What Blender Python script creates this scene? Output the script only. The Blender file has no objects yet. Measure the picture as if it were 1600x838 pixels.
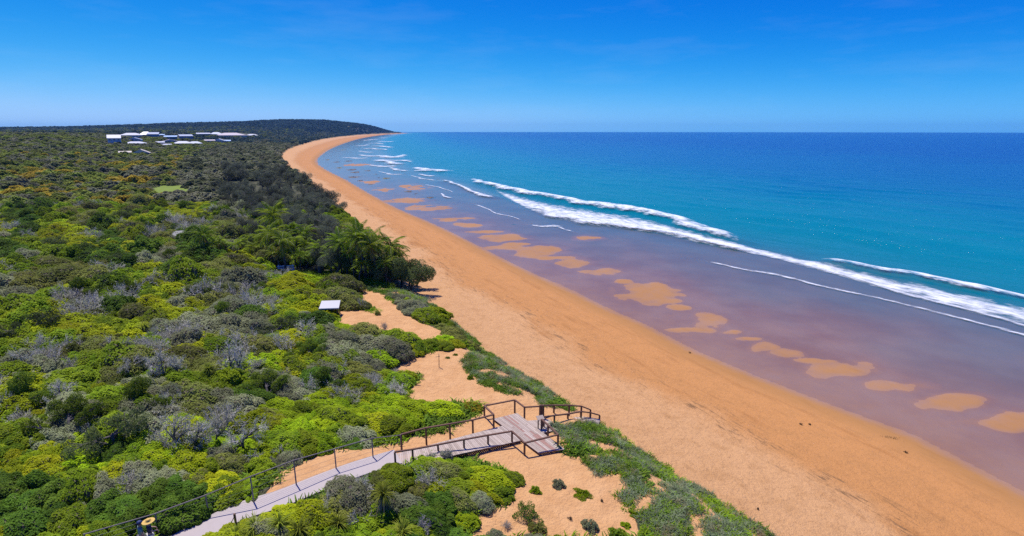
import bpy, bmesh, math, random
import numpy as np
from mathutils import Vector, Matrix
random.seed(7); RNG = np.random.default_rng(7)
sc = bpy.context.scene
COL = sc.collection

# ------------------------------------------------------------------ camera
F = 840.0; H = 26.0; PITCH = math.atan(215/840.0)
CP, SP = math.cos(PITCH), math.sin(PITCH)
cam = bpy.data.cameras.new('camera'); cam.sensor_width = 36; cam.sensor_fit = 'HORIZONTAL'
cam.lens = 36*F/1600; cam.clip_start = 0.5; cam.clip_end = 60000
camo = bpy.data.objects.new('camera', cam); COL.objects.link(camo)
camo.location = (0, 0, H); camo.rotation_euler = (math.pi/2-PITCH, 0, 0)
sc.camera = camo

# ------------------------------------------------------------------ sky and sun
SUN_EL = math.radians(66); SUN_AZ = math.atan2(-0.62, 0.78)      # azimuth from +Y towards +X
w = bpy.data.worlds.new('World'); sc.world = w; w.use_nodes = True
nt = w.node_tree; bg = nt.nodes['Background']
sky = nt.nodes.new('ShaderNodeTexSky'); sky.sky_type = 'NISHITA'; sky.sun_disc = False
sky.sun_elevation = SUN_EL; sky.sun_rotation = SUN_AZ
sky.altitude = 0; sky.air_density = 1.0; sky.dust_density = 0.0; sky.ozone_density = 3.0
# colour grading of the whole sky dome: deep saturated blue paling towards the horizon
def wm(op, a, b, clamp=False):
    n = nt.nodes.new('ShaderNodeMath'); n.operation = op; n.use_clamp = clamp
    for k, v in enumerate((a, b)):
        if isinstance(v, (int, float)): n.inputs[k].default_value = v
        else: nt.links.new(v, n.inputs[k])
    return n.outputs[0]
sep = nt.nodes.new('ShaderNodeSeparateColor'); nt.links.new(sky.outputs['Color'], sep.inputs[0])
gg_ = wm('MINIMUM', wm('MULTIPLY', wm('POWER', wm('MULTIPLY', sep.outputs[1], 0.0640), 1.65), 1.72), 0.8)
hs = nt.nodes.new('ShaderNodeCombineColor')
nt.links.new(wm('MULTIPLY', wm('POWER', gg_, 3.9), 19.5), hs.inputs[0]); nt.links.new(wm('MULTIPLY', gg_, 10.0), hs.inputs[1]); nt.links.new(wm('MULTIPLY', wm('POWER', gg_, 0.235), 11.6), hs.inputs[2])
# a few faint wisps of high cloud
tc = nt.nodes.new('ShaderNodeTexCoord'); mp = nt.nodes.new('ShaderNodeMapping')
mp.inputs['Scale'].default_value = (3.0, 3.0, 16.0); mp.inputs['Rotation'].default_value = (0.0, 0.25, 0.0)
nz = nt.nodes.new('ShaderNodeTexNoise'); nz.inputs['Scale'].default_value = 1.6
nz.inputs['Detail'].default_value = 6; nz.inputs['Roughness'].default_value = 0.62
cr_ = nt.nodes.new('ShaderNodeMapRange'); cr_.inputs[1].default_value = 0.50; cr_.inputs[2].default_value = 0.95
cr_.inputs[3].default_value = 0.0; cr_.inputs[4].default_value = 0.08
mx = nt.nodes.new('ShaderNodeMix'); mx.data_type = 'RGBA'; mx.inputs[7].default_value = (8.0, 8.6, 9.2, 1)
nt.links.new(tc.outputs['Generated'], mp.inputs['Vector']); nt.links.new(mp.outputs['Vector'], nz.inputs['Vector'])
nt.links.new(nz.outputs['Fac'], cr_.inputs['Value']); nt.links.new(cr_.outputs['Result'], mx.inputs[0])
nt.links.new(hs.outputs['Color'], mx.inputs[6]); nt.links.new(mx.outputs[2], bg.inputs['Color'])
bg.inputs['Strength'].default_value = 0.10
sl = bpy.data.lights.new('sun', 'SUN'); sl.energy = 5.0; sl.angle = math.radians(0.5); sl.color = (1.0, 0.96, 0.90)
so = bpy.data.objects.new('sun', sl); COL.objects.link(so); so.location = (0, 0, 200)
SD = Vector((math.sin(SUN_AZ)*math.cos(SUN_EL), math.cos(SUN_AZ)*math.cos(SUN_EL), math.sin(SUN_EL)))
so.rotation_euler = SD.to_track_quat('Z', 'Y').to_euler()
vs = sc.view_settings; vs.view_transform = 'Standard'; vs.look = 'None'; vs.exposure = 0.0; vs.gamma = 1.0
vs.use_curve_mapping = False
sc.cycles.use_denoising = False
sc.cycles.max_bounces = 6; sc.cycles.diffuse_bounces = 2; sc.cycles.glossy_bounces = 2
sc.cycles.transparent_max_bounces = 12; sc.cycles.volume_bounces = 0
sc.cycles.sample_clamp_indirect = 4.0

# ------------------------------------------------------------------ pixel <-> place
def P(px, py, z=0.0):
    u = (px-800)/F; v = (419-py)/F
    d = (u, CP+v*SP, -SP+v*CP); t = (z-H)/d[2]
    return np.array([d[0]*t, d[1]*t, z])
def proj(x, y, z):
    x, y, z = (np.asarray(a, float) for a in (x, y, z))
    dz = z-H; depth = y*CP-dz*SP; up = y*SP+dz*CP
    depth = np.where(depth < 0.5, np.nan, depth)
    return 800+F*x/depth, 419-F*up/depth
def catmull(pts, n=8):
    p = np.array(pts, float); p = np.vstack([2*p[0]-p[1], p, 2*p[-1]-p[-2]]); out = []
    for i in range(1, len(p)-2):
        a, b, c, d = p[i-1:i+3]
        for t in np.arange(n)/n:
            out.append(0.5*((2*b)+(c-a)*t+(2*a-5*b+4*c-d)*t*t+(3*b-a-3*c+d)*t**3))
    out.append(p[-2]); return np.array(out)
def smooth(a, b, x):
    t = np.clip((x-a)/(b-a), 0, 1); return t*t*(3-2*t)
def curve_world(px, z, near_ext, far_ext):
    pts = catmull(px, 6); wpts = np.array([P(q[0], q[1], z)[:2] for q in pts])
    return np.vstack([np.array(near_ext, float), wpts, np.array(far_ext, float)])
def seg_dist(X, Y, line):
    """signed distance, positive on the left of the line; also index"""
    best = np.full(X.shape, 1e18); sgn = np.ones(X.shape)
    for i in range(len(line)-1):
        ax, ay = line[i]; bx, by = line[i+1]; dx, dy = bx-ax, by-ay; L2 = dx*dx+dy*dy+1e-12
        t = np.clip(((X-ax)*dx+(Y-ay)*dy)/L2, 0, 1)
        ex, ey = X-ax-t*dx, Y-ay-t*dy; d2 = ex*ex+ey*ey
        m = d2 < best
        best = np.where(m, d2, best); sgn = np.where(m, np.sign(dx*(Y-ay)-dy*(X-ax)+1e-12), sgn)
    return np.sqrt(best)*sgn
def inpoly(px, py, poly):
    inside = np.zeros(np.shape(px), bool); n = len(poly)
    for i in range(n):
        x1, y1 = poly[i]; x2, y2 = poly[(i+1) % n]
        c = ((y1 > py) != (y2 > py))
        with np.errstate(all='ignore'):
            xi = (x2-x1)*(py-y1)/((y2-y1) if y2 != y1 else 1e-9)+x1
        inside ^= c & (px < xi)
    return inside
# value noise on arrays
def _hash(i, j, k):
    n = (i*374761393+j*668265263+k*2147483647) & 0xffffffff
    n = ((n ^ (n >> 13))*1274126177) & 0xffffffff
    return ((n ^ (n >> 16)) & 0xffff)/65535.0
def vnoise(x, y, seed=0):
    x = np.asarray(x, float); y = np.asarray(y, float)
    i = np.floor(x).astype(np.int64); j = np.floor(y).astype(np.int64)
    fx, fy = x-i, y-j; fx = fx*fx*(3-2*fx); fy = fy*fy*(3-2*fy)
    a, b = _hash(i, j, seed), _hash(i+1, j, seed); c, d = _hash(i, j+1, seed), _hash(i+1, j+1, seed)
    return (a*(1-fx)+b*fx)*(1-fy)+(c*(1-fx)+d*fx)*fy-0.5
def fbm(x, y, seed=0, o=4):
    s = 0; a = 1.0; f = 1.0
    for k in range(o):
        s = s+a*vnoise(x*f, y*f, seed+k*17); a *= 0.5; f *= 2.03
    return s

# ------------------------------------------------------------------ shore lines (traced, then put on the ground)
W_PX = [(1428,680),(1350,652),(1290,630),(1220,603),(1150,575),(1080,545),(1010,508),(960,487),(900,458),(840,431),(780,402),
        (730,376),(680,352),(620,326),(580,305),(540,282),(505,264),(494,252),(505,240),(525,229),(560,217.5),(600,210.8),(638,208.2)]
D_PX = [(1205,838),(1120,780),(1060,742),(1000,705),(950,668),(900,640),(850,603),(800,575),(740,530),(690,487),(668,468),(640,455),
        (600,410),(540,335),(505,303),(470,276),(444,256),(440,246),(448,236),(470,227),(510,217.2),(560,211.6),(632,208.0)]
E_PX = [(1428,459),(1330,432),(1233,407),(1110,380),(1000,358),(900,345),(815,322),(760,300),(700,280),(650,268),(615,250),(598,238),
        (590,228),(600,217),(622,211),(645,207.9)]
WL = curve_world(W_PX, 0.0, [(60,-400),(52,-60),(46,0),(42,22)], [(-1500,6500),(-4000,9000),(-20000,14000)])
DL = curve_world(D_PX, 2.6, [(40,-400),(32,-60),(24,0),(18.5,18)], [(-1600,6400),(-4100,8800),(-20000,13600)])
EL = curve_world(E_PX, 0.0, [(130,-400),(110,-60),(92,0),(80,45)], [(-1350,6700),(-3800,9300),(-20000,14500)])
PATH_PX = [(-60,1130),(150,935),(235,875),(298,838),(370,801),(440,778),(505,752),(565,730),(622,713)]
PATH = np.array([P(q[0], q[1], 5.0)[:2] for q in catmull(PATH_PX, 5)])
DECKZ = 4.55
RIDGE = []          # far hill crest: skyline pixels and distances
for px, py, dist, wd in [(-200,201,2300,500),(60,199,2300,500),(172,197.5,2300,480),(280,194,2500,500),(340,191.5,2600,520),(410,189.5,2800,520),
                         (455,186.8,3000,480),(500,187.2,3200,480),(545,189.5,3500,420),(590,193,3900,380),(622,199,4500,300),(641,205,5200,200)]:
    u = (px-800)/F; v = (419-py)/F; d = np.array([u, CP+v*SP, -SP+v*CP]); t = dist/d[1]
    RIDGE.append((d[0]*t, d[1]*t, H+d[2]*t, wd))
def ridge_h(X, Y):
    best = np.zeros(X.shape)
    for i in range(len(RIDGE)-1):
        ax, ay, ah, aw = RIDGE[i]; bx, by, bh, bw = RIDGE[i+1]; dx, dy = bx-ax, by-ay
        t = np.clip(((X-ax)*dx+(Y-ay)*dy)/(dx*dx+dy*dy), 0, 1)
        d = np.hypot(X-ax-t*dx, Y-ay-t*dy); h = np.maximum(0, ah+(bh-ah)*t-25)*np.exp(-(d/(aw+(bw-aw)*t))**2)
        best = np.maximum(best, h)
    return best
BARS = [(1010,457,48,20),(1105,502,32,15),(1140,518,26,5),(1055,480,25,5),(1200,542,26,11),(1237,553,36,10),(1268,564,26,5),(1320,580,54,15),
        (1400,603,52,10),(1475,625,60,13),(1570,655,70,14),(942,425,36,8),(893,409,34,9),(845,393,44,10),(788,372,40,8),(802,382,26,4),(920,373,25,5),
        (975,440,18,4),(1080,515,40,4),(1165,530,30,4),(1290,566,40,4),(870,402,50,4),(820,388,60,4),(760,362,40,3),(1030,470,40,5),(650,293,27,5.5),(600,297,15,4),(640,313,34,4.5),(675,325,42,5),(710,343,32,5),(560,258,26,2.6),(735,352,26,4),(580,285,16,3)]
def height(X, Y, full=False):
    X = np.asarray(X, float); Y = np.asarray(Y, float)
    sw = seg_dist(X, Y, WL); sd = seg_dist(X, Y, DL); se = seg_dist(X, Y, EL)
    dist = np.hypot(X, Y)
    # beach
    t = np.clip(sw/np.maximum(sw-sd, 1e-3), 0, 1)
    zb = 0.005+2.595*t**1.2+0.05*fbm(X/6, Y/6, 3)*smooth(0, 0.3, t)
    # inland dune and country
    si = np.maximum(sd, 0)
    toe = 2.6+1.75*smooth(0, 4.5, si)+0.9*smooth(8, 45, si)
    near = smooth(45, 90, si)
    inland = smooth(40, 260, si)*9.5*smooth(150, 480, dist)+smooth(60, 300, si)*6.0*smooth(430, 780, dist)+near*0.6*fbm(X/25, Y/25, 5)
    und = 0.35*fbm(X/7, Y/7, 11)*smooth(1, 6, si)
    zi = toe+inland+und+ridge_h(X, Y)*smooth(0, 90, si)
    # sea floor
    te = np.clip(-sw/np.maximum(-sw+se, 1e-3), 0, 1)
    flat = 0.0-0.17*te**0.7
    px, py = proj(X, Y, 0*X); bar = np.zeros(X.shape)
    ok = (sw < 0) & (se > 0) & (dist < 700) & (Y > 5)
    nb = 0.85*fbm(X/3.2, Y/3.2, 23)+0.04; wx = 30*fbm(X/9, Y/9, 41)*60/np.maximum(dist, 40); wy = 0.45*wx+9*fbm(X/6, Y/6, 43)*60/np.maximum(dist, 40)
    for cx, cy, rx, ry in BARS:
        q = 1-((px+wx-cx)/rx/1.15)**2-((py+wy*ry/14-cy)/ry/1.1)**2+nb
        bar = np.where(ok, np.maximum(bar, np.clip(np.nan_to_num(q), 0, 1)), bar)
    flat = flat+bar**0.9*(0.05-flat)*1.0+0.012*fbm(X/3, Y/9, 31)+0.035*fbm(X/14, Y/14, 37)*smooth(0.1, 0.4, te)
    deep = -0.20-0.03*np.maximum(-se, 0)**0.85
    zs = np.where(se > 0, flat, np.maximum(deep, -14))
    z = np.where(sw < 0, zs, np.where(sd < 0, zb, zi))
    # level ground along the path and round the deck
    nearp = dist < 90
    if np.any(nearp):
        dp = np.full(X.shape, 1e9); dp[nearp] = np.abs(seg_dist(X[nearp], Y[nearp], PATH))
        k = 1-smooth(1.4, 4.0, dp); z = z*(1-k)+4.98*k
        dk = np.hypot((X+1.5)/9.5, (Y-35)/4.5); k = (1-smooth(0.75, 1.15, dk))*smooth(0.0, 3.0, sd); z = z*(1-k)+4.34*k
    if full: return z, sw, sd, se
    return z

# ------------------------------------------------------------------ mesh helpers
def fast_mesh(name, V, Fc, attrs=None, smooth_=False, fmat=None):
    V = np.asarray(V, np.float32); Fc = np.asarray(Fc, np.int32); k = Fc.shape[1]
    me = bpy.data.meshes.new(name); me.vertices.add(len(V)); me.vertices.foreach_set('co', V.ravel())
    me.loops.add(Fc.size); me.loops.foreach_set('vertex_index', Fc.ravel())
    me.polygons.add(len(Fc)); me.polygons.foreach_set('loop_start', np.arange(0, Fc.size, k, dtype=np.int32))
    if fmat is not None: me.polygons.foreach_set('material_index', np.asarray(fmat, np.int32))
    me.polygons.foreach_set('use_smooth', np.full(len(Fc), smooth_))
    for n, a in (attrs or {}).items():
        at = me.attributes.new(n, 'FLOAT', 'POINT'); at.data.foreach_set('value', np.asarray(a, np.float32))
    me.update(calc_edges=True); me.validate(); return me
def put(name, me, mat=None, parent=None, loc=None, rot=None, scale=None, **tags):
    o = bpy.data.objects.new(name, me); COL.objects.link(o)
    if mat is not None:
        me.materials.clear()
        for m in (mat if isinstance(mat, (list, tuple)) else [mat]): me.materials.append(m)
    if parent is not None: o.parent = parent
    if loc is not None: o.location = loc
    if rot is not None: o.rotation_euler = rot
    if scale is not None: o.scale = scale
    for k, v in tags.items():
        if v: o[k] = v
    return o
def empty(name, loc, rz=0.0, scale=1.0, **tags):
    o = bpy.data.objects.new(name, None); COL.objects.link(o); o.empty_display_size = 0.2
    o.location = loc; o.rotation_euler = (0, 0, rz); o.scale = (scale,)*3 if np.isscalar(scale) else scale
    for k, v in tags.items():
        if v: o[k] = v
    return o
class MB:
    """collects boxes, prisms and tubes into one mesh"""
    def __init__(s): s.v = []; s.f = []
    def quad8(s, p):                       # 8 points, bottom ring then top ring
        b = len(s.v); s.v += [tuple(q) for q in p]
        for f in ((3,2,1,0),(4,5,6,7),(0,1,5,4),(1,2,6,5),(2,3,7,6),(3,0,4,7)): s.f.append(tuple(b+i for i in f))
        return s
    def box(s, c, size, rz=0.0):
        hx, hy, hz = size[0]/2, size[1]/2, size[2]/2; ca, sa = math.cos(rz), math.sin(rz); P8 = []
        for z in (-hz, hz):
            for x, y in ((-hx,-hy),(hx,-hy),(hx,hy),(-hx,hy)): P8.append((c[0]+x*ca-y*sa, c[1]+x*sa+y*ca, c[2]+z))
        return s.quad8(P8)
    def bar(s, a, b, wd, ht):              # rectangular bar from a to b
        a = Vector(a); b = Vector(b); d = (b-a).normalized(); up = Vector((0,0,1))
        if abs(d.z) > 0.95: up = Vector((0,1,0))
        x = d.cross(up).normalized()*wd/2; y = x.cross(d).normalized()*ht/2
        return s.quad8([a-x-y, a+x-y, a+x+y, a-x+y, b-x-y, b+x-y, b+x+y, b-x+y])
    def tube(s, pts, rad, n=6, cap=True):
        pts = [Vector(p) for p in pts]; base = len(s.v)
        for i, p in enumerate(pts):
            d = (pts[min(i+1, len(pts)-1)]-pts[max(i-1, 0)]).normalized()
            u = d.cross(Vector((0.31,0.87,0.38))).normalized(); v_ = d.cross(u)
            for k in range(n):
                a = 2*math.pi*k/n; s.v.append(tuple(p+(u*math.cos(a)+v_*math.sin(a))*rad[i]))
        for i in range(len(pts)-1):
            for k in range(n):
                a = base+i*n+k; b = base+i*n+(k+1) % n; s.f.append((a, b, b+n, a+n))
        if cap:
            s.f.append(tuple(base+n-1-k for k in range(n))); s.f.append(tuple(base+(len(pts)-1)*n+k for k in range(n)))
        return s
    def mesh(s, name, smooth_=False):
        me = bpy.data.meshes.new(name); me.from_pydata(s.v, [], s.f); me.update()
        if smooth_: me.polygons.foreach_set('use_smooth', [True]*len(me.polygons))
        return me

# ------------------------------------------------------------------ materials
def mat(name):
    m = bpy.data.materials.new(name); m.use_nodes = True; return m, m.node_tree, m.node_tree.nodes['Principled BSDF']
def N(t, kind, **kw):
    n = t.nodes.new(kind)
    for k, v in kw.items():
        if k.startswith('i_'):
            key = k[2:]; key = int(key) if key.isdigit() else key.replace('_', ' ')
            n.inputs[key].default_value = v
        else: setattr(n, k, v)
    return n
def L(t, a, b): t.links.new(a, b)
def math_n(t, op, a, b=None, c=None, clamp=False):
    n = t.nodes.new('ShaderNodeMath'); n.operation = op; n.use_clamp = clamp
    for i, v in enumerate((a, b, c)):
        if v is None: continue
        if isinstance(v, (int, float)): n.inputs[i].default_value = v
        else: t.links.new(v, n.inputs[i])
    return n.outputs[0]
def mixc(t, f, a, b):
    n = t.nodes.new('ShaderNodeMix'); n.data_type = 'RGBA'
    for i, v in ((0, f), (6, a), (7, b)):
        if isinstance(v, (int, float)): n.inputs[i].default_value = v
        elif isinstance(v, tuple): n.inputs[i].default_value = v if len(v) == 4 else (*v, 1)
        else: t.links.new(v, n.inputs[i])
    return n.outputs[2]
def ramp(t, f, a, b):
    n = t.nodes.new('ShaderNodeMapRange'); n.interpolation_type = 'SMOOTHSTEP'
    n.inputs[1].default_value = a; n.inputs[2].default_value = b; t.links.new(f, n.inputs[0]); return n.outputs[0]
def noise(t, vec, scale, detail=4, rough=0.55):
    n = N(t, 'ShaderNodeTexNoise', i_Scale=scale, i_Detail=detail, i_Roughness=rough); t.links.new(vec, n.inputs['Vector']); return n.outputs['Fac']
def plain(name, col, rough=0.7, var=0.25, scale=6.0, metallic=0.0):
    m, t, b = mat(name); tcn = N(t, 'ShaderNodeTexCoord')
    n1 = noise(t, tcn.outputs['Object'], scale, 5, 0.65); oi = N(t, 'ShaderNodeObjectInfo')
    f = math_n(t, 'ADD', math_n(t, 'MULTIPLY', n1, 0.7), math_n(t, 'MULTIPLY', oi.outputs['Random'], 0.3))
    d = tuple(c*(1-var) for c in col); e = tuple(min(1, c*(1+var)) for c in col)
    L(t, mixc(t, f, d, e), b.inputs['Base Color']); b.inputs['Roughness'].default_value = rough
    b.inputs['Metallic'].default_value = metallic
    bp = N(t, 'ShaderNodeBump', i_Strength=0.25, i_Distance=0.02); L(t, n1, bp.inputs['Height']); L(t, bp.outputs[0], b.inputs['Normal'])
    return m
def leaf_mat(name, c1, c2, trans=0.38, rough=0.7, tint=0.35):
    """c1..c2 over the leaves of a plant, shifted a little from plant to plant"""
    m, t, b = mat(name); at = N(t, 'ShaderNodeAttribute', attribute_name='var'); oi = N(t, 'ShaderNodeObjectInfo')
    tcn = N(t, 'ShaderNodeTexCoord'); nb = noise(t, tcn.outputs['Object'], 1.3, 3)
    f = math_n(t, 'ADD', math_n(t, 'MULTIPLY', at.outputs['Fac'], 0.55), math_n(t, 'MULTIPLY', ramp(t, nb, 0.3, 0.7), 0.45))
    c = mixc(t, f, c1, c2)
    hsv = N(t, 'ShaderNodeHueSaturation')
    L(t, math_n(t, 'ADD', math_n(t, 'MULTIPLY', oi.outputs['Random'], 0.024), 0.488), hsv.inputs['Hue'])
    r2 = math_n(t, 'FRACT', math_n(t, 'MULTIPLY', oi.outputs['Random'], 7.13))
    L(t, math_n(t, 'ADD', math_n(t, 'MULTIPLY', r2, tint*2), 1-tint), hsv.inputs['Value'])
    L(t, c, hsv.inputs['Color']); L(t, hsv.outputs[0], b.inputs['Base Color'])
    b.inputs['Roughness'].default_value = rough; b.inputs['Specular IOR Level'].default_value = 0.08
    tr = N(t, 'ShaderNodeBsdfTranslucent'); L(t, hsv.outputs[0], tr.inputs['Color'])
    ms = N(t, 'ShaderNodeMixShader', i_0=trans); L(t, b.outputs[0], ms.inputs[1]); L(t, tr.outputs[0], ms.inputs[2])
    L(t, ms.outputs[0], t.nodes['Material Output'].inputs['Surface']); return m

def terrain_material():
    m, t, b = mat('sand_and_soil'); g = N(t, 'ShaderNodeNewGeometry'); pos = g.outputs['Position']
    sx = N(t, 'ShaderNodeSeparateXYZ'); L(t, pos, sx.inputs[0]); z = sx.outputs['Z']
    A = lambda n: N(t, 'ShaderNodeAttribute', attribute_name=n).outputs['Fac']
    n_big = noise(t, pos, 0.09, 5, 0.6); n_mid = noise(t, pos, 0.7, 5, 0.65); n_fine = noise(t, pos, 5.0, 4, 0.7)
    mpn = N(t, 'ShaderNodeMapping'); mpn.inputs['Rotation'].default_value = (0, 0, math.radians(-64)); mpn.inputs['Scale'].default_value = (0.16, 0.85, 1)
    mpn.vector_type = 'TEXTURE'; mpn.inputs['Scale'].default_value = (7.0, 1.3, 1.0); L(t, pos, mpn.inputs[0])
    n_str = noise(t, mpn.outputs[0], 1.0, 5, 0.62)
    upper = (0.62, 0.335, 0.140); lower = (0.54, 0.245, 0.075); damp = (0.42, 0.180, 0.050); wet = (0.265, 0.145, 0.10)
    bt = A('beach')                                       # 0 at the water, 1 at the dune toe
    btn = math_n(t, 'ADD', bt, math_n(t, 'MULTIPLY', math_n(t, 'SUBTRACT', n_big, 0.5), 0.55))
    c = mixc(t, ramp(t, btn, 0.50, 0.72), lower, upper)
    dm = math_n(t, 'MULTIPLY', ramp(t, n_str, 0.50, 0.72), math_n(t, 'SUBTRACT', 1.0, ramp(t, btn, 0.55, 0.8)))
    c = mixc(t, math_n(t, 'MULTIPLY', dm, 0.9), c, damp)
    c = mixc(t, math_n(t, 'MULTIPLY', ramp(t, n_mid, 0.42, 0.75), 0.45), c, (0.40, 0.19, 0.06)); n_dot = noise(t, pos, 1.7, 6, 0.8); c = mixc(t, math_n(t, 'MULTIPLY', ramp(t, n_dot, 0.52, 0.68), 0.45), c, (0.36, 0.17, 0.06))
    # dark flecks of drift weed in a band along the old tide line
    band = math_n(t, 'MULTIPLY', ramp(t, btn, 0.40, 0.58), math_n(t, 'SUBTRACT', 1.0, ramp(t, btn, 0.60, 0.75)))
    fl = N(t, 'ShaderNodeTexNoise', i_Scale=2.6, i_Detail=6, i_Roughness=0.75); L(t, mpn.outputs[0], fl.inputs['Vector'])
    flk = math_n(t, 'MULTIPLY', ramp(t, fl.outputs['Fac'], 0.53, 0.64), math_n(t, 'ADD', math_n(t, 'MULTIPLY', band, 0.85), 0.12))
    c = mixc(t, math_n(t, 'MULTIPLY', flk, A('isbeach')), c, (0.22, 0.115, 0.045))
    # inland sand, litter and soil
    insand = mixc(t, ramp(t, n_mid, 0.3, 0.75), (0.72, 0.40, 0.17), (0.60, 0.31, 0.12))
    litter = mixc(t, ramp(t, n_mid, 0.35, 0.65), (0.085, 0.075, 0.045), (0.06, 0.075, 0.022))
    litter = mixc(t, ramp(t, n_fine, 0.5, 0.8), litter, (0.17, 0.13, 0.085))
    veg = ramp(t, math_n(t, 'ADD', A('veg'), math_n(t, 'MULTIPLY', math_n(t, 'SUBTRACT', n_mid, 0.5), 0.7)), 0.35, 0.6)
    ci = mixc(t, veg, insand, litter)
    c = mixc(t, A('isbeach'), ci, c)
    # sand soaked by the tide
    zz = math_n(t, 'ADD', z, math_n(t, 'MULTIPLY', math_n(t, 'SUBTRACT', n_mid, 0.5), 0.10))
    wetf = math_n(t, 'SUBTRACT', 1.0, ramp(t, zz, 0.05, 0.40)); soak = math_n(t, 'SUBTRACT', 1.0, ramp(t, zz, -0.065, 0.105))
    c = mixc(t, math_n(t, 'MULTIPLY', wetf, 0.65), c, (0.34, 0.165, 0.05)); wet2 = mixc(t, ramp(t, n_big, 0.3, 0.7), wet, (0.33, 0.205, 0.155)); c = mixc(t, soak, c, wet2)
    L(t, c, b.inputs['Base Color'])
    rg = N(t, 'ShaderNodeMapRange', i_3=0.92, i_4=0.35); L(t, soak, rg.inputs[0]); L(t, rg.outputs[0], b.inputs['Roughness'])
    b.inputs['Specular IOR Level'].default_value = 0.25
    dry = math_n(t, 'SUBTRACT', 1.0, wetf)
    vor = N(t, 'ShaderNodeTexNoise', i_Scale=2.2, i_Detail=5, i_Roughness=0.7); L(t, pos, vor.inputs['Vector'])
    hgt = math_n(t, 'MULTIPLY', math_n(t, 'ADD', vor.outputs['Fac'], math_n(t, 'MULTIPLY', n_fine, 0.35)), math_n(t, 'ADD', math_n(t, 'MULTIPLY', dry, math_n(t, 'ADD', math_n(t, 'MULTIPLY', bt, 0.8), 0.25)), 0.04))
    bp = N(t, 'ShaderNodeBump', i_Strength=0.8, i_Distance=0.32); L(t, hgt, bp.inputs['Height']); L(t, bp.outputs[0], b.inputs['Normal'])
    return m
def water_material():
    m, t, b = mat('sea_water'); g = N(t, 'ShaderNodeNewGeometry'); pos = g.outputs['Position']
    d = N(t, 'ShaderNodeAttribute', attribute_name='depth').outputs['Fac']
    n0 = noise(t, pos, 0.012, 4, 0.6)
    mpn = N(t, 'ShaderNodeMapping'); mpn.vector_type = 'TEXTURE'; mpn.inputs['Rotation'].default_value = (0, 0, math.radians(-58)); mpn.inputs['Scale'].default_value = (60, 9, 1)
    L(t, pos, mpn.inputs[0]); n1 = noise(t, mpn.outputs[0], 1.0, 5, 0.6)
    dd = math_n(t, 'ADD', d, math_n(t, 'MULTIPLY', math_n(t, 'MULTIPLY', math_n(t, 'SUBTRACT', n1, 0.5), 1.6), ramp(t, d, 0.3, 2.0)))
    dd = math_n(t, 'ADD', dd, math_n(t, 'MULTIPLY', math_n(t, 'MULTIPLY', math_n(t, 'SUBTRACT', n0, 0.5), 7.0), ramp(t, d, 1.5, 8.0)))
    c = mixc(t, ramp(t, dd, 0.3, 3.5), (0.0, 0.20, 0.26), (0.0, 0.098, 0.25)); c = mixc(t, ramp(t, dd, 2.0, 8.5), c, (0.0, 0.042, 0.225))
    L(t, c, b.inputs['Base Color']); b.inputs['Roughness'].default_value = 0.18; b.inputs['IOR'].default_value = 1.33
    b.inputs['Specular IOR Level'].default_value = 0.10
    mw = N(t, 'ShaderNodeMapping'); mw.vector_type = 'TEXTURE'; mw.inputs['Rotation'].default_value = (0, 0, math.radians(-58)); mw.inputs['Scale'].default_value = (3.2, 1.0, 1)
    L(t, pos, mw.inputs[0]); w1 = noise(t, mw.outputs[0], 0.55, 5, 0.62); w2 = noise(t, mw.outputs[0], 0.12, 3, 0.5)
    hh = math_n(t, 'ADD', w1, math_n(t, 'MULTIPLY', w2, 2.0))
    bp = N(t, 'ShaderNodeBump', i_Distance=0.8); L(t, hh, bp.inputs['Height'])
    L(t, math_n(t, 'ADD', math_n(t, 'MULTIPLY', ramp(t, d, 0.1, 0.9), 0.9), 0.06), bp.inputs['Strength']); L(t, bp.outputs[0], b.inputs['Normal'])
    # shallow water lets the sand show
    tr = N(t, 'ShaderNodeBsdfTransparent'); tr.inputs[0].default_value = (0.93, 0.96, 1.0, 1)
    gl = N(t, 'ShaderNodeBsdfGlossy', i_Roughness=0.10); L(t, bp.outputs[0], gl.inputs['Normal'])
    fr = N(t, 'ShaderNodeFresnel', i_IOR=1.62); L(t, bp.outputs[0], fr.inputs['Normal'])
    film = N(t, 'ShaderNodeMixShader'); L(t, fr.outputs[0], film.inputs[0]); L(t, tr.outputs[0], film.inputs[1]); L(t, gl.outputs[0], film.inputs[2])
    op = math_n(t, 'SUBTRACT', 1.0, math_n(t, 'POWER', 2.718, math_n(t, 'MULTIPLY', math_n(t, 'MAXIMUM', math_n(t, 'SUBTRACT', d, 0.07), 0.0), -3.2)))
    ms = N(t, 'ShaderNodeMixShader'); L(t, op, ms.inputs[0]); L(t, film.outputs[0], ms.inputs[1]); L(t, b.outputs[0], ms.inputs[2])
    dry = ramp(t, d, -0.012, 0.006); ms2 = N(t, 'ShaderNodeMixShader'); t2 = N(t, 'ShaderNodeBsdfTransparent')
    L(t, dry, ms2.inputs[0]); L(t, t2.outputs[0], ms2.inputs[1]); L(t, ms.outputs[0], ms2.inputs[2])
    L(t, ms2.outputs[0], t.nodes['Material Output'].inputs['Surface']); return m
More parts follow.
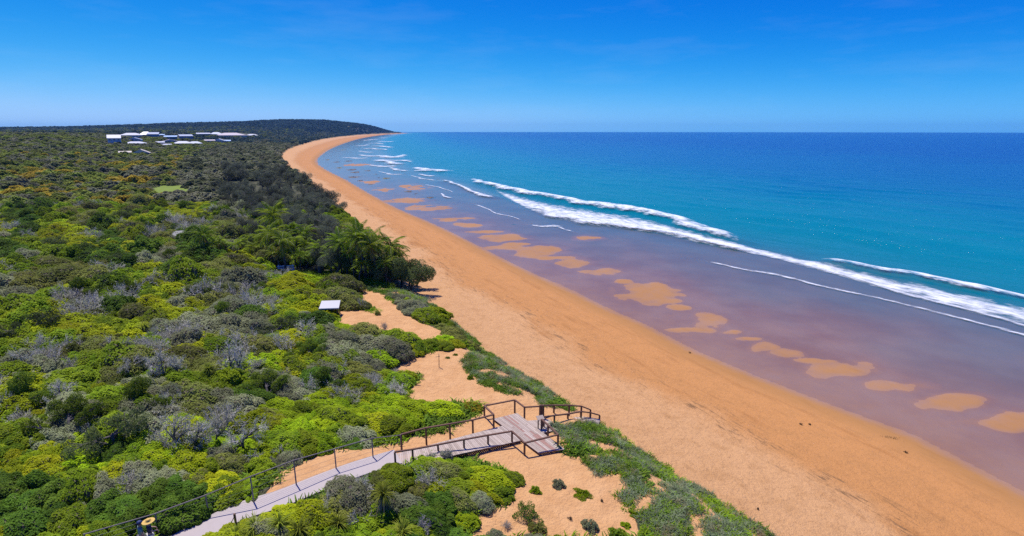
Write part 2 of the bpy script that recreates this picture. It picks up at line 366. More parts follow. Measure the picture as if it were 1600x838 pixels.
def foam_material(name, scale, lo, hi):
    m, t, b = mat(name); g = N(t, 'ShaderNodeNewGeometry'); pos = g.outputs['Position']
    e = N(t, 'ShaderNodeAttribute', attribute_name='edge').outputs['Fac']
    mpn = N(t, 'ShaderNodeMapping'); mpn.vector_type = 'TEXTURE'; mpn.inputs['Rotation'].default_value = (0, 0, math.radians(-58)); mpn.inputs['Scale'].default_value = (2.4, 1.0, 1)
    L(t, pos, mpn.inputs[0]); n1 = noise(t, mpn.outputs[0], scale, 6, 0.68); n2 = noise(t, pos, scale*0.22, 3)
    f = math_n(t, 'ADD', math_n(t, 'ADD', n1, math_n(t, 'MULTIPLY', n2, 0.45)), math_n(t, 'SUBTRACT', math_n(t, 'MULTIPLY', e, 0.75), 0.60))
    b.inputs['Base Color'].default_value = (0.82, 0.85, 0.87, 1); b.inputs['Roughness'].default_value = 0.8
    bp = N(t, 'ShaderNodeBump', i_Strength=0.5, i_Distance=0.2); L(t, n1, bp.inputs['Height']); L(t, bp.outputs[0], b.inputs['Normal'])
    L(t, math_n(t, 'MULTIPLY', ramp(t, f, lo, hi), ramp(t, e, 0.0, 0.12)), b.inputs['Alpha']); return m

# ------------------------------------------------------------------ ground and sea sheets
ang = np.radians(np.concatenate([np.arange(-180, -62, 6.0), np.arange(-62, 62, 0.25), np.arange(62, 180, 6.0)]))
rad = np.concatenate([[4, 8, 12], np.geomspace(15, 300, 400, endpoint=False), np.geomspace(300, 9000, 140)])
NA, NR = len(ang), len(rad)
RR, AA = np.meshgrid(rad, ang, indexing='ij'); GX, GY = RR*np.sin(AA), RR*np.cos(AA)
GZ, GSW, GSD, GSE = height(GX.ravel(), GY.ravel(), True)
idx = np.arange(NA*NR).reshape(NR, NA)
a_, b_ = idx[:-1, :], idx[1:, :]
QUADS = np.stack([a_, np.roll(a_, -1, 1), np.roll(b_, -1, 1), b_], -1).reshape(-1, 4)
GV = np.stack([GX.ravel(), GY.ravel(), GZ], 1)

# bare sand among the scrub, and the creeping strip along the dune edge (traced on the photograph)
SAND = [[(516,486),(560,482),(600,492),(650,497),(705,522),(690,534),(655,537),(610,521),(560,517),(530,512)],
        [(560,446),(600,461),(640,483),(672,508),(650,512),(600,494),(562,470)],
        [(588,582),(600,570),(650,551),(700,543),(748,545),(735,568),(750,592),(800,618),(850,632),(905,640),(940,650),(905,668),(872,668),(880,690),(905,712),(925,742),(948,768),
         (985,800),(1005,850),(730,850),(735,805),(790,780),(806,752),(790,735),(735,722),(690,722),(600,722),(560,728),(500,748),(440,775),(395,792),(402,775),(430,748),
         (440,728),(470,714),(560,700),(620,690),(690,672),(742,652),(742,634),(700,634),(630,632),(640,606),(650,588)]]
STRIP = [[(560,446),(600,460),(650,476),(690,505),(742,545),(722,568),(755,600),(800,618),(850,635),(905,640),(850,603),(800,575),(740,530),(690,487),(668,468),(640,455)],
         [(868,668),(900,662),(950,660),(1000,703),(985,712),(930,706),(880,690)],
         [(905,715),(960,708),(1000,708),(1060,742),(1120,780),(1205,838),(1330,930),(1100,930),(1020,840),(985,797),(948,765),(925,740)]]
def mask(px, py, polys):
    m = np.zeros(np.shape(px), bool)
    for q in polys: m |= inpoly(px, py, q)
    return m
gpx, gpy = proj(GV[:, 0], GV[:, 1], GZ)
gpx = np.nan_to_num(gpx, nan=-9999); gpy = np.nan_to_num(gpy, nan=-9999)
jx = 14*fbm(GV[:, 0]/1.6, GV[:, 1]/1.6, 61); jy = 8*fbm(GV[:, 0]/1.6, GV[:, 1]/1.6, 67)
veg = ((GSD > 0.2) & ~mask(gpx+jx, gpy+jy, SAND) & ~mask(gpx+jx, gpy+jy, STRIP)).astype(float)
vg = veg.reshape(NR, NA)
for _ in range(2): vg = (vg+np.roll(vg, 1, 0)+np.roll(vg, -1, 0)+np.roll(vg, 1, 1)+np.roll(vg, -1, 1))/5
veg = vg.ravel()
beach = np.clip(GSW/np.maximum(GSW-GSD, 1e-3), 0, 1)
isb = (GSD < 0.3).astype(float)
TM = terrain_material()
put('ground', fast_mesh('ground', GV, QUADS, dict(veg=veg, beach=beach, isbeach=isb), True), TM, kind='structure')
SWL = [([(733,279),(800,297),(900,316),(1000,331),(1082,352),(1125,368),(1192,386)], 0.75), ([(812,321),(870,336),(925,348),(1000,357),(1110,379),(1192,397)], 0.40),
       ([(1258,405),(1343,419),(1428,434),(1600,466)], 0.55), ([(685,281),(722,293),(785,313)], 0.4), ([(645,263),(705,269)], 0.5)]
SWL = [(np.array([P(q[0], q[1], 0)[:2] for q in catmull(l, 5)]), a) for l, a in SWL]
def swell(x, y, se=None):
    """height of the swell: a ridge under each breaker and low parallel swells outside them"""
    z = np.zeros(np.shape(x)); m = (np.hypot(x, y) < 520) & (y > 5)
    if not np.any(m): return z
    xm, ym = np.asarray(x)[m], np.asarray(y)[m]; zz_ = np.zeros(len(xm))
    for l, a in SWL:
        best = np.full(len(xm), 1e9); fade = np.ones(len(xm)); n = len(l)-1
        for i in range(n):
            ax, ay = l[i]; dx, dy = l[i+1]-l[i]; t = np.clip(((xm-ax)*dx+(ym-ay)*dy)/(dx*dx+dy*dy), 0, 1); d = np.hypot(xm-ax-t*dx, ym-ay-t*dy)
            k = d < best; best = np.where(k, d, best); u = (i+t)/n; fade = np.where(k, smooth(0, 0.15, u)*smooth(0, 0.15, 1-u), fade)
        zz_ += a*fade*np.exp(-(best/3.2)**2)
    se_ = seg_dist(xm, ym, EL); off_ = smooth(12, 40, -se_)*smooth(-330, -120, se_)
    zz_ += 0.16*off_*np.sin(2*math.pi*se_/19+2.2*fbm(xm/40, ym/40, 71)*3)*(0.6+fbm(xm/30, ym/30, 73))
    z[m] = zz_; return z
wq = QUADS[(GZ[QUADS].min(1) < 0.03)]
used = np.unique(wq); remap = np.full(NA*NR, -1); remap[used] = np.arange(len(used))
WV = np.stack([GX.ravel()[used], GY.ravel()[used], swell(GX.ravel()[used], GY.ravel()[used])], 1)
put('sea', fast_mesh('sea', WV, remap[wq], dict(depth=-GZ[used]), True), water_material(), kind='structure')

# ------------------------------------------------------------------ breaking waves
FOAM = foam_material('wave_foam', 1.25, 0.48, 1.02); FOAM_THIN = foam_material('thin_foam', 1.6, 0.52, 1.10); FOAM_VEIL = foam_material('foam_veil', 0.85, 0.52, 1.05)
def ribbon(name, px, wpx, hgt, m, zoff=0.03, back=0.5, **tags):
    c = catmull(px, 10); n = len(c); wv = np.interp(np.linspace(0, 1, n), np.linspace(0, 1, len(wpx)), wpx)
    ctr = np.array([P(q[0], q[1], 0)[:2] for q in c]); K = 9; V = []; E = []
    # resample evenly
    dl = np.r_[0, np.cumsum(np.hypot(*np.diff(ctr, axis=0).T))]; m_ = max(12, min(260, int(dl[-1]/0.8))); s = np.linspace(0, dl[-1], m_)
    X = np.interp(s, dl, ctr[:, 0]); Y = np.interp(s, dl, ctr[:, 1])
    ww = np.interp(s, dl, [np.linalg.norm(P(q[0], q[1]-k/2)-P(q[0], q[1]+k/2)) for q, k in zip(c, wv)])
    tx, ty = np.gradient(X), np.gradient(Y); l = np.hypot(tx, ty); nx, ny = ty/l, -tx/l      # normal
    if np.mean(nx) < 0: nx, ny = -nx, -ny                                                    # towards the open sea
    ax, ay = proj(X, Y, 0*X); bx, by = proj(X+nx, Y+ny, 0*X); dxp, dyp = np.gradient(ax), np.gradient(ay); lp = np.hypot(dxp, dyp)+1e-9
    perm = np.abs((bx-ax)*dyp-(by-ay)*dxp)/lp; ww = np.interp(s, dl, wv)/np.maximum(perm, 0.05)
    ww = 1.25*np.minimum(ww, 26)*(1+0.35*fbm(s/6, s*0+1, 5)); jit = 0.25*ww*fbm(s/9, s*0+3, 9)
    for i in range(m_):
        tp_ = max(4.0, min(16.0, m_*0.12)); endf = min(1, i/tp_, (m_-1-i)/tp_)
        for k in range(K):
            q = k/(K-1)*2-1
            V.append((X[i]+nx[i]*(q*ww[i]/2+jit[i]), Y[i]+ny[i]*(q*ww[i]/2+jit[i]), zoff+hgt*endf*max(0, 1-((q+0.35)/0.9)**2)))
            prof = (1-abs(q+0.3)/0.7)*1.0 if q < -0.3 else (1-(q+0.3)/1.3)
            E.append(max(0, prof)**0.7*endf)
    V = np.array(V); V[:, 2] += swell(V[:, 0], V[:, 1])+0.03; f = []
    for i in range(m_-1):
        for k in range(K-1):
            a = i*K+k; f.append((a, a+1, a+K+1, a+K))
    return put(name, fast_mesh(name, V, np.array(f), dict(edge=np.array(E)), True), m, kind='stuff', **tags)
G_W = 'white lines of surf'
WAVES = [
 ([(733,279),(760,287),(800,297),(850,307),(900,316),(950,324),(1000,331),(1055,344),(1082,352),(1104,360),(1125,368),(1151,377),(1192,386)], [5,9,9,10,13,16,19,15,6], 0.7, FOAM, 'long white breaker furthest out from the sand'),
 ([(812,321),(840,327),(870,336),(895,342),(925,348),(960,352),(1000,357),(1055,367),(1110,379),(1151,390),(1192,397),(1233,405)], [5,9,12,14,11,9,9,8,7,6], 0.4, FOAM, 'white water rolling in behind the long outer breaker'),
 ([(1258,405),(1302,411),(1343,419),(1384,427),(1428,434),(1500,446),(1600,466),(1700,490),(1820,520)], [5,8,8,9,10,10,10], 0.5, FOAM, 'white breaker at the right hand end of the surf'),
 ([(1233,406),(1274,418),(1329,433),(1384,450),(1428,461),(1520,486),(1640,520),(1780,562)], [5,6,6,7,7,8], 0.08, FOAM_THIN, 'thin foam edge of wave sliding in under the right breaker'),
 ([(1063,403),(1110,410),(1165,422),(1206,429),(1247,437),(1302,451),(1384,469),(1430,480),(1560,513),(1760,566)], [3,4,5,4,4,4,5,5], 0.05, FOAM_THIN, 'thin foam line lying furthest up the wet flat'),
 ([(685,281),(705,286),(722,293),(740,301),(752,305),(785,313)], [2,4,5,5,6,4], 0.35, FOAM, 'short white breaker left of the long outer one'),
 ([(690,302),(694,307),(706,311)], [6,5,3], 0.2, FOAM, 'small white lip of foam near the sandbanks'),
 ([(738,318),(760,326),(775,333),(800,339),(822,347)], [3,3,2,2,2], 0.04, FOAM_THIN, 'faint foam line crossing the shallow flat'),
 ([(826,350),(845,354),(870,354),(885,360),(905,364)], [4,4,6,3,2], 0.06, FOAM_THIN, 'faint foam patch inshore of the white water'),
 ([(645,263),(662,265),(685,267),(705,269)], [3,5,7,4], 0.5, FOAM, 'white breaker ahead of the far shallows'),
 ([(655,272),(668,275),(680,276)], [3,4,2], 0.2, FOAM, 'short curl of foam below the far breaker'),
 ([(586,250),(605,252),(620,256),(640,257)], [3,7,8,5], 0.6, FOAM, 'broad white surf off the bend of the beach'),
 ([(588,243),(605,246),(622,246),(634,242)], [3,6,6,5], 0.6, FOAM, 'white surf just beyond the broad patch'),
 ([(608,262),(625,266),(640,268)], [3,4,2], 0.25, FOAM, 'foam curl inside the broad surf'),
 ([(580,229),(595,228.5),(612,231)], [3,4,3], 0.5, FOAM, 'white breaker in the far bay'),
 ([(582,234),(598,233.5),(605,235)], [2,3,2], 0.5, FOAM, 'short breaker inside the far bay'),
 ([(592,222),(604,221.5),(612,222)], [2,2.2,1], 0.5, FOAM, 'thin white breaker deep in the far bay'),
 ([(596,216),(604,215.5)], [2,2], 0.5, FOAM, 'tiny white breaker below the headland'),
 ([(560,236),(575,238),(590,238)], [2,2,1.5], 0.2, FOAM_THIN, 'thin foam line on the far flat'),
 ([(550,228),(566,228),(578,226)], [1.5,2,1.5], 0.2, FOAM_THIN, 'pale foam line in the far shallows'),
 ([(568,220),(582,218.5),(592,217.5)], [1.2,1.6,1.2], 0.3, FOAM_THIN, 'pale foam streak along the far bend'),
 ([(608,211.2),(622,209.8),(634,209.2)], [1.0,1.0,0.8], 0.3, FOAM, 'white fringe of surf at the foot of the headland'),
 ([(560,242),(580,244),(600,244)], [1.5,2.5,2], 0.2, FOAM, 'white wash inshore of the broad surf'),
 ([(575,258),(595,260),(615,259)], [2,3,2], 0.2, FOAM, 'white wash below the broad surf'),
 ([(610,252),(630,251),(645,254)], [2,4,2], 0.4, FOAM, 'white crest at the seaward end of the broad surf'),
 ([(566,233),(580,232),(592,234)], [1.5,2.5,1.5], 0.3, FOAM, 'white wash inside the far bay'),
 ([(574,224.5),(588,224),(600,225.5)], [1.5,2.2,1.5], 0.4, FOAM, 'white crest across the far bay'),
 ([(640,274),(660,279),(685,283)], [1.5,2.5,1.5], 0.1, FOAM_THIN, 'thin wash behind the far breaker'),
 ([(590,268),(612,272),(636,273)], [1.5,2.5,1.5], 0.1, FOAM_THIN, 'thin wash over the far flat'),
 ([(660,288),(690,294),(712,302)], [1.5,2,1.5], 0.1, FOAM_THIN, 'thin wash beside the short breaker'),
 ([(535,246),(555,247),(580,247)], [1.5,2,1.5], 0.1, FOAM_THIN, 'pale foam streak among the far rocks'),
]
for px, wp, hg, m, lab in WAVES: ribbon('breaking_wave', px, wp, hg, m, label=lab, category='wave', group=G_W)
def veil(px_in, px_out):
    a = catmull(px_in, 8); b = catmull(px_out, 8); n = 200; V = []; E = []; K = 17
    A_ = np.array([P(*q, 0) for q in a]); B_ = np.array([P(*q, 0) for q in b])
    rs = lambda Q: np.stack([np.interp(np.linspace(0, 1, n), np.linspace(0, 1, len(Q)), Q[:, i]) for i in range(2)], 1)
    A_, B_ = rs(A_), rs(B_)
    for i in range(n):
        for k in range(K):
            q = k/(K-1); p = A_[i]*(1-q)+B_[i]*q; V.append((p[0], p[1], 0.018)); E.append(min(1, i/8, (n-1-i)/8)*(0.35+0.65*math.sin(math.pi*min(1, q*1.0+0.08))))
    f = [(i*K+k, i*K+k+1, i*K+K+k+1, i*K+K+k) for i in range(n-1) for k in range(K-1)]
    V = np.array(V); V[:, 2] += swell(V[:, 0], V[:, 1])+0.04
    put('foam_veil', fast_mesh('foam_veil', V, np.array(f), dict(edge=np.array(E))), FOAM_VEIL, kind='stuff', label='lacy spent foam drifting between the breakers', category='foam')
veil([(820,330),(900,349),(1000,362),(1110,385),(1233,411),(1428,466),(1560,500),(1760,558)], [(735,283),(850,313),(1000,338),(1104,366),(1192,389),(1428,440),(1600,475),(1800,520)])

LR = np.log(rad)
def hz_a(x, y):
    x = np.asarray(x, float); y = np.asarray(y, float); r = np.clip(np.hypot(x, y), 4.01, 8900); a = np.arctan2(x, y)
    i = np.clip(np.searchsorted(rad, r)-1, 0, NR-2); j = np.clip(np.searchsorted(ang, a)-1, 0, NA-2)
    fr = (r-rad[i])/(rad[i+1]-rad[i]); fa = (a-ang[j])/(ang[j+1]-ang[j]); g = GZ.reshape(NR, NA)
    return (g[i, j]*(1-fa)+g[i, j+1]*fa)*(1-fr)+(g[i+1, j]*(1-fa)+g[i+1, j+1]*fa)*fr
def hz(x, y): return float(hz_a(np.array([x]), np.array([y]))[0])
def G(px, py, z=None):
    u = (px-800)/F; v = (419-py)/F; d = np.array([u, CP+v*SP, -SP+v*CP]); t = np.geomspace(12, 9000, 6000); x, y, zr = d[0]*t, d[1]*t, H+d[2]*t
    hit = np.nonzero(zr <= hz_a(x, y))[0]; i = hit[0] if len(hit) else len(t)-1
    return np.array([x[i], y[i], hz(x[i], y[i])])

# ------------------------------------------------------------------ placing on the ground
def top_z(x, y, py):
    v = (419-py)/F; return H+y*(v*CP-SP)/(CP+v*SP)

# ------------------------------------------------------------------ path, boardwalk, rails
CONC = plain('pale_concrete', (0.44, 0.375, 0.335), 0.85, 0.12, 3.0)
BROWN = plain('stained_timber', (0.13, 0.058, 0.032), 0.75, 0.35, 5.0)
GREYW = plain('weathered_timber', (0.40, 0.31, 0.24), 0.85, 0.28, 4.0)
REDW = plain('reddish_timber', (0.36, 0.20, 0.15), 0.85, 0.22, 4.0)
PALEW = plain('bleached_timber', (0.49, 0.39, 0.31), 0.85, 0.25, 4.0)
STEEL = plain('dull_steel', (0.20, 0.20, 0.19), 0.5, 0.2, 6.0, 0.4)
GREYP = plain('grey_panel', (0.12, 0.12, 0.125), 0.6, 0.08, 2.0)
SHADEW = plain('white_paint', (0.78, 0.77, 0.74), 0.55, 0.06, 3.0)
def strip_mesh(name, line, half, z0, thick):
    n = len(line); t = np.gradient(line, axis=0); t /= np.linalg.norm(t, axis=1)[:, None]; nrm = np.stack([-t[:, 1], t[:, 0]], 1)
    V = []; Fq = []
    for i in range(n):
        a = line[i]+nrm[i]*half; b = line[i]-nrm[i]*half
        V += [(a[0], a[1], z0), (b[0], b[1], z0), (b[0], b[1], z0-thick), (a[0], a[1], z0-thick)]
    for i in range(n-1):
        for k in range(4):
            Fq.append((i*4+k, i*4+(k+1) % 4, i*4+4+(k+1) % 4, i*4+4+k))
    return fast_mesh(name, np.array(V), np.array(Fq)[:, ::-1])
PATHD = np.array([P(q[0], q[1], 5.04)[:2] for q in catmull(PATH_PX, 12)])
put('footpath', strip_mesh('footpath', PATHD, 0.86, 5.045, 0.25), CONC, kind='structure')

def D3(px, py, z=DECKZ): return Vector(P(px, py, z))
def plank_run(parent, a0, a1, b0, b1, n, mats, split=1, along=True, thick=0.035, gap=0.012):
    """planks between the edges a0->a1 and b0->b1 (world points); n planks side by side across a->b"""
    for i in range(n):
        if along:       # planks run from edge a to edge b's far ends: cut between the two long sides
            p0 = a0.lerp(b0, (i)/n); p1 = a0.lerp(b0, (i+1)/n); q0 = a1.lerp(b1, (i)/n); q1 = a1.lerp(b1, (i+1)/n)
        else:
            p0 = a0.lerp(a1, i/n); p1 = a0.lerp(a1, (i+1)/n); q0 = b0.lerp(b1, i/n); q1 = b0.lerp(b1, (i+1)/n)
        cuts = [0.0]+sorted(random.uniform(0.25, 0.75) for _ in range(split-1))+[1.0]
        for c0, c1 in zip(cuts[:-1], cuts[1:]):
            A, B, C_, D_ = p0.lerp(q0, c0), p1.lerp(q1, c0), p1.lerp(q1, c1), p0.lerp(q0, c1)
            w_ = (B-A).length; ln = (D_-A).length
            g = min(0.3, gap/w_/2); g2 = gap/ln/2
            e = [A.lerp(B, g), A.lerp(B, 1-g), D_.lerp(C_, 1-g), D_.lerp(C_, g)]
            e = [e[0].lerp(e[3], g2), e[1].lerp(e[2], g2), e[2].lerp(e[1], g2), e[3].lerp(e[0], g2)]
            dz = Vector((0, 0, random.uniform(-0.005, 0.005))); dn = Vector((0, 0, -thick))
            mb = MB().quad8([q+dz+dn for q in e]+[q+dz for q in e])
            me = mb.mesh('plank'); m = random.choices(mats, [6, 2, 3][:len(mats)])[0]
            put('plank', me, m, parent)
deckroot = empty('boardwalk', (0, 35, hz(0, 35)), label='weathered timber beach access boardwalk with platform and side ramp', category='boardwalk')
inv = Vector((0, -35, -deckroot.location.z))
class _Off:      # children of the boardwalk live in its frame
    pass
def off(v): return Vector(v)+inv
BLc, BRc, FRc, FLc = D3(770.5, 654.5), D3(808, 645.5), D3(883, 702), D3(842, 708)
plank_run(deckroot, off(BLc), off(FLc), off(BRc), off(FRc), 13, [GREYW, REDW, PALEW], 3)
# walkway from the path to the platform: cross planks
Wf0, Wf1 = D3(612, 711, 5.02), D3(784.5, 665.5); Wn0, Wn1 = D3(612, 733, 5.02), D3(815, 688.3)
plank_run(deckroot, off(Wf0), off(Wf1), off(Wn0), off(Wn1), 66, [PALEW, GREYW], 1, along=False)
# side ramp to the beach
B0f, B0n = D3(824, 657.5), D3(849, 676); B1f, B1n = P(912, 651, 4.0), P(916, 664, 4.0)
B2f, B2n = P(938, 655, 3.3), P(934, 668, 3.3)
B1f, B1n, B2f, B2n = (Vector(q) for q in (B1f, B1n, B2f, B2n))
plank_run(deckroot, off(B0f), off(B1f), off(B0n), off(B1n), 30, [PALEW, GREYW], 1, along=False)
plank_run(deckroot, off(B1f), off(B2f), off(B1n), off(B2n), 11, [PALEW, GREYW], 1, along=False)
def bearer(a, b, d=0.12, wd=0.09):
    a = Vector(a); b = Vector(b); dn = Vector((0, 0, -0.045-d/2))
    put('bearer', MB().bar(off(a+dn), off(b+dn), wd, d).mesh('bearer'), BROWN, deckroot)
for t_ in (0.06, 0.5, 0.94):
    bearer(BLc.lerp(BRc, t_), FLc.lerp(FRc, t_)); bearer(Wf0.lerp(Wn0, t_), Wf1.lerp(Wn1, t_)); bearer(B0f.lerp(B0n, t_), B1f.lerp(B1n, t_)); bearer(B1f.lerp(B1n, t_), B2f.lerp(B2n, t_))
for t_ in (0.05, 0.35, 0.65, 0.95):
    for s_ in (0.06, 0.94):
        q = BLc.lerp(FLc, t_).lerp(BRc.lerp(FRc, t_), s_); g_ = hz(q.x, q.y)-0.25
        put('stump', MB().box(off(Vector((q.x, q.y, (g_+DECKZ-0.16)/2))), (0.12, 0.12, max(0.1, DECKZ-0.16-g_)), 0.5).mesh('stump'), BROWN, deckroot)

def railing(posts, label, wid=0.105, two=False, skip_post=(), name='timber_railing', m=BROWN, cat='railing'):
    """posts: (base px, base py, top py, base z or None)"""
    W3 = []
    for q in posts:
        bx, by, ty = q[:3]; zb = q[3] if len(q) > 3 else None
        p = P(bx, by, zb) if zb is not None else G(bx, by); W3.append((p[0], p[1], hz(p[0], p[1]), top_z(p[0], p[1], ty)))
    o = W3[0]; root = empty(name, (o[0], o[1], o[2]), label=label, category=cat)
    rel = lambda x, y, z: Vector((x-o[0], y-o[1], z-o[2]))
    for i, (x, y, zb, zt) in enumerate(W3):
        if i in skip_post: continue
        mb = MB().box(rel(x, y, (zb-0.3+zt)/2), (wid, wid, zt-zb+0.3), 0.5); put('post', mb.mesh('post'), m, root)
    for (x, y, zb, zt), (x2, y2, zb2, zt2) in zip(W3[:-1], W3[1:]):
        mb = MB().bar(rel(x, y, zt+0.03), rel(x2, y2, zt2+0.03), wid*1.15, wid*0.75); put('rail', mb.mesh('rail'), m, root)
    return root, W3
railing([(627.8,703.5,679.7),(666.5,695.6,669.5),(703.5,687,663.2),(739,678,657),(771.5,670,648.5),(757,652.7,635),(804.3,645.5,625.7),(819.4,657.2,637),(843.5,653,635.6,4.25)], 'brown timber railing along the far side of the boardwalk and platform back')
railing([(618,727,707),(645.4,722,703),(685,715,695.6),(725.3,708.6,687.6),(762.7,701.2,680.8),(800,695.5,674.5),(819.5,712,693),(871.5,701.5,680),(856,686,665),(846,676,656,4.25)], 'brown timber railing along the near side of the boardwalk and platform front')
railing([(846.5,653,634.5,4.2),(865.3,649.5,634,4.1),(889,648,634,4.0),(908,649,635.5,3.85),(922.4,651,641,3.5)], 'brown timber railing on the far side of the beach ramp')
railing([(849.5,672,652,4.2),(866,664.5,650,4.1),(887,661.5,647.5,3.95),(907.3,658,643.8,3.75),(922,656,645.5,3.4),(936.5,658,649.5,3.1)], 'brown timber railing on the near side of the beach ramp')
# wire fence beside the footpath
def wire_fence(posts, label):
    W3 = []
    for bx, by, ty in posts:
        p = G(bx, by); W3.append((p[0], p[1], p[2], top_z(p[0], p[1], ty)))
    o = W3[0]; root = empty('wire_fence', (o[0], o[1], o[2]), label=label, category='fence'); rel = lambda x, y, z: Vector((x-o[0], y-o[1], z-o[2]))
    for x, y, zb, zt in W3: put('post', MB().tube([rel(x, y, zb-0.3), rel(x, y, zt+0.03)], [0.042, 0.038], 8).mesh('post'), WEATH, root)
    for a, b in zip(W3[:-1], W3[1:]):
        put('top_rail', MB().tube([rel(a[0], a[1], a[3]), rel(b[0], b[1], b[3])], [0.034, 0.034], 6).mesh('top_rail'), WEATH, root)
        for k in (0.12, 0.33, 0.55, 0.78):
            pa = rel(a[0], a[1], a[2]+(a[3]-a[2])*k); pb = rel(b[0], b[1], b[2]+(b[3]-b[2])*k)
            put('wire', MB().tube([pa, pb], [0.006, 0.006], 4).mesh('wire'), STEEL, root)
WEATH = plain('weathered_post', (0.21, 0.17, 0.15), 0.8, 0.3, 5.0)
wire_fence([(140,872,835),(247.5,830,803),(326,804,774),(396.8,786.5,745),(463.2,759,719.6),(525.4,734,701.6),(583,716,685),(627,704.5,680)], 'long wire fence with round grey posts beside the concrete path')
p_ = G(369, 822); zt = top_z(p_[0], p_[1], 803); r_ = empty('timber_post', p_, label='brown timber post with a thin brace at the near edge of the path', category='post')
put('post', MB().box((0, 0, (zt-p_[2])/2-0.1), (0.11, 0.11, zt-p_[2]+0.2), 0.4).mesh('post'), BROWN, r_)
put('brace', MB().bar((0, 0, zt-p_[2]-0.12), (-0.32, -0.15, 0), 0.03, 0.03).mesh('brace'), BROWN, r_)
# information lectern at the head of the ramp
p_ = np.array([*P(844, 676, 4.15)[:2], 0]); p_[2] = hz(p_[0], p_[1]); r_ = empty('information_stand', p_, 0.35, label='small grey sloping panel on two timber legs where ramp meets platform', category='sign')
for x in (-0.17, 0.17): put('leg', MB().box((x, 0, 0.42), (0.07, 0.07, 1.1)).mesh('leg'), BROWN, r_)
mb = MB().quad8([(-0.27,-0.2,0.95),(0.27,-0.2,0.95),(0.27,0.2,1.08),(-0.27,0.2,1.08),(-0.27,-0.2,0.99),(0.27,-0.2,0.99),(0.27,0.2,1.12),(-0.27,0.2,1.12)])
put('panel', mb.mesh('panel'), GREYW, r_)
for px, lab in ((844.5, 'taller dark gate post at the left of the ramp entrance'), (848.6, 'taller dark gate post at the right of the ramp entrance')):
    q = P(px, 656, 4.2); zb = hz(q[0], q[1]); zt = top_z(q[0], q[1], 633.5)
    r_ = empty('gate_post', (q[0], q[1], zb), label=lab, category='post', group='gate posts of the beach ramp')
    put('post', MB().box((0, 0, (zt-zb)/2-0.1), (0.13, 0.13, zt-zb+0.2), 0.3).mesh('post'), BROWN, r_)
    put('cap', MB().box((0, 0, zt-zb+0.02), (0.16, 0.16, 0.035), 0.3).mesh('cap'), BROWN, r_)
# roofed shelter in the scrub
p_ = G(517, 492); r_ = empty('shelter', p_, 0.12, label='small shelter with sloping pale grey roof in the scrub below the palms', category='shelter')
ROOFG = plain('pale_roof', (0.34, 0.33, 0.36), 0.45, 0.06, 1.5)
rf = put('roof', MB().quad8([(-1.15,-0.75,1.02),(1.15,-0.75,1.02),(1.1,0.75,1.5),(-1.1,0.75,1.5),(-1.15,-0.75,1.07),(1.15,-0.75,1.07),(1.1,0.75,1.55),(-1.1,0.75,1.55)]).mesh('roof'), ROOFG, r_)
put('fascia', MB().box((0, -0.775, 1.03), (2.32, 0.04, 0.12)).mesh('fascia'), SHADEW, rf)
for x in (-0.95, 0.95):
    for y, h_ in ((-0.6, 1.06), (0.6, 1.44)): put('leg', MB().box((x, y, h_/2-0.1), (0.1, 0.1, h_+0.2)).mesh('leg'), BROWN, r_)
put('table_top', MB().box((0, 0, 0.72), (1.5, 0.7, 0.06)).mesh('table_top'), BROWN, r_)
# stakes in the sand
STAKE = plain('stake_wood', (0.10, 0.075, 0.06), 0.8, 0.2)
for px, by, ty, lab in ((648.6,554,543.5,'short dark stake in the bare sand nearest the scrub'),(686,574,553,'tall thin stake with a cross piece standing in the bare sand'),(553,447,434,'pale blue green marker post below the palms')):
    q = G(px, by); zt = top_z(q[0], q[1], ty); r_ = empty('stake', q, label=lab, category='stake')
    m_ = STAKE if px != 553 else plain('bluegreen_paint', (0.20, 0.36, 0.38), 0.6, 0.1)
    put('post', MB().tube([(0, 0, -0.2), (0.03, 0, zt-q[2])], [0.035, 0.028], 6).mesh('post'), m_, r_)
    if px == 686: put('cross_piece', MB().bar((-0.3, 0, 0.75*(zt-q[2])), (0.12, 0.03, 0.8*(zt-q[2])), 0.03, 0.03).mesh('cross_piece'), m_, r_)
# white slatted rail under the palms
q = G(449, 425); r_ = empty('slat_fence', q, 0.2, label='low white slatted fence on pink sand under the palms', category='fence')
for x in (-1.2, 0.9): put('post', MB().box((x, 0, 0.5), (0.12, 0.12, 1.3)).mesh('post'), SHADEW, r_)
for z_ in (0.3, 0.62, 0.95): put('slat', MB().box((-0.15, -0.085, z_), (2.5, 0.04, 0.16)).mesh('slat'), SHADEW, r_)

# ------------------------------------------------------------------ plant meshes
def unit(a): return a/np.maximum(np.linalg.norm(a, axis=1), 1e-9)[:, None]
def leaves(C, Nn, size, asp, rng, droop=0.0):
    n = len(C); Nn = unit(Nn); t = unit(np.cross(Nn, rng.normal(size=(n, 3)))); t[:, 2] -= droop; t = unit(t); b = np.cross(Nn, t)
    l = size*(0.65+0.7*rng.random(n))[:, None]; wv = l*asp
    V = np.stack([C-t*l*0.5, C+b*wv*0.5+Nn*l*0.06, C+t*l*0.5, C-b*wv*0.5+Nn*l*0.06], 1).reshape(-1, 3)
    return V, np.arange(4*n).reshape(n, 4)
def join(parts):
    V = []; Fq = []; A = []; M = []; o = 0
    for v, f, a, m in parts:
        V.append(v); Fq.append(f+o); o += len(v); A.append(np.broadcast_to(a, (len(v),)) if np.ndim(a) == 0 else a); M.append(np.full(len(f), m))
    return np.vstack(V), np.vstack(Fq), np.concatenate(A), np.concatenate(M)
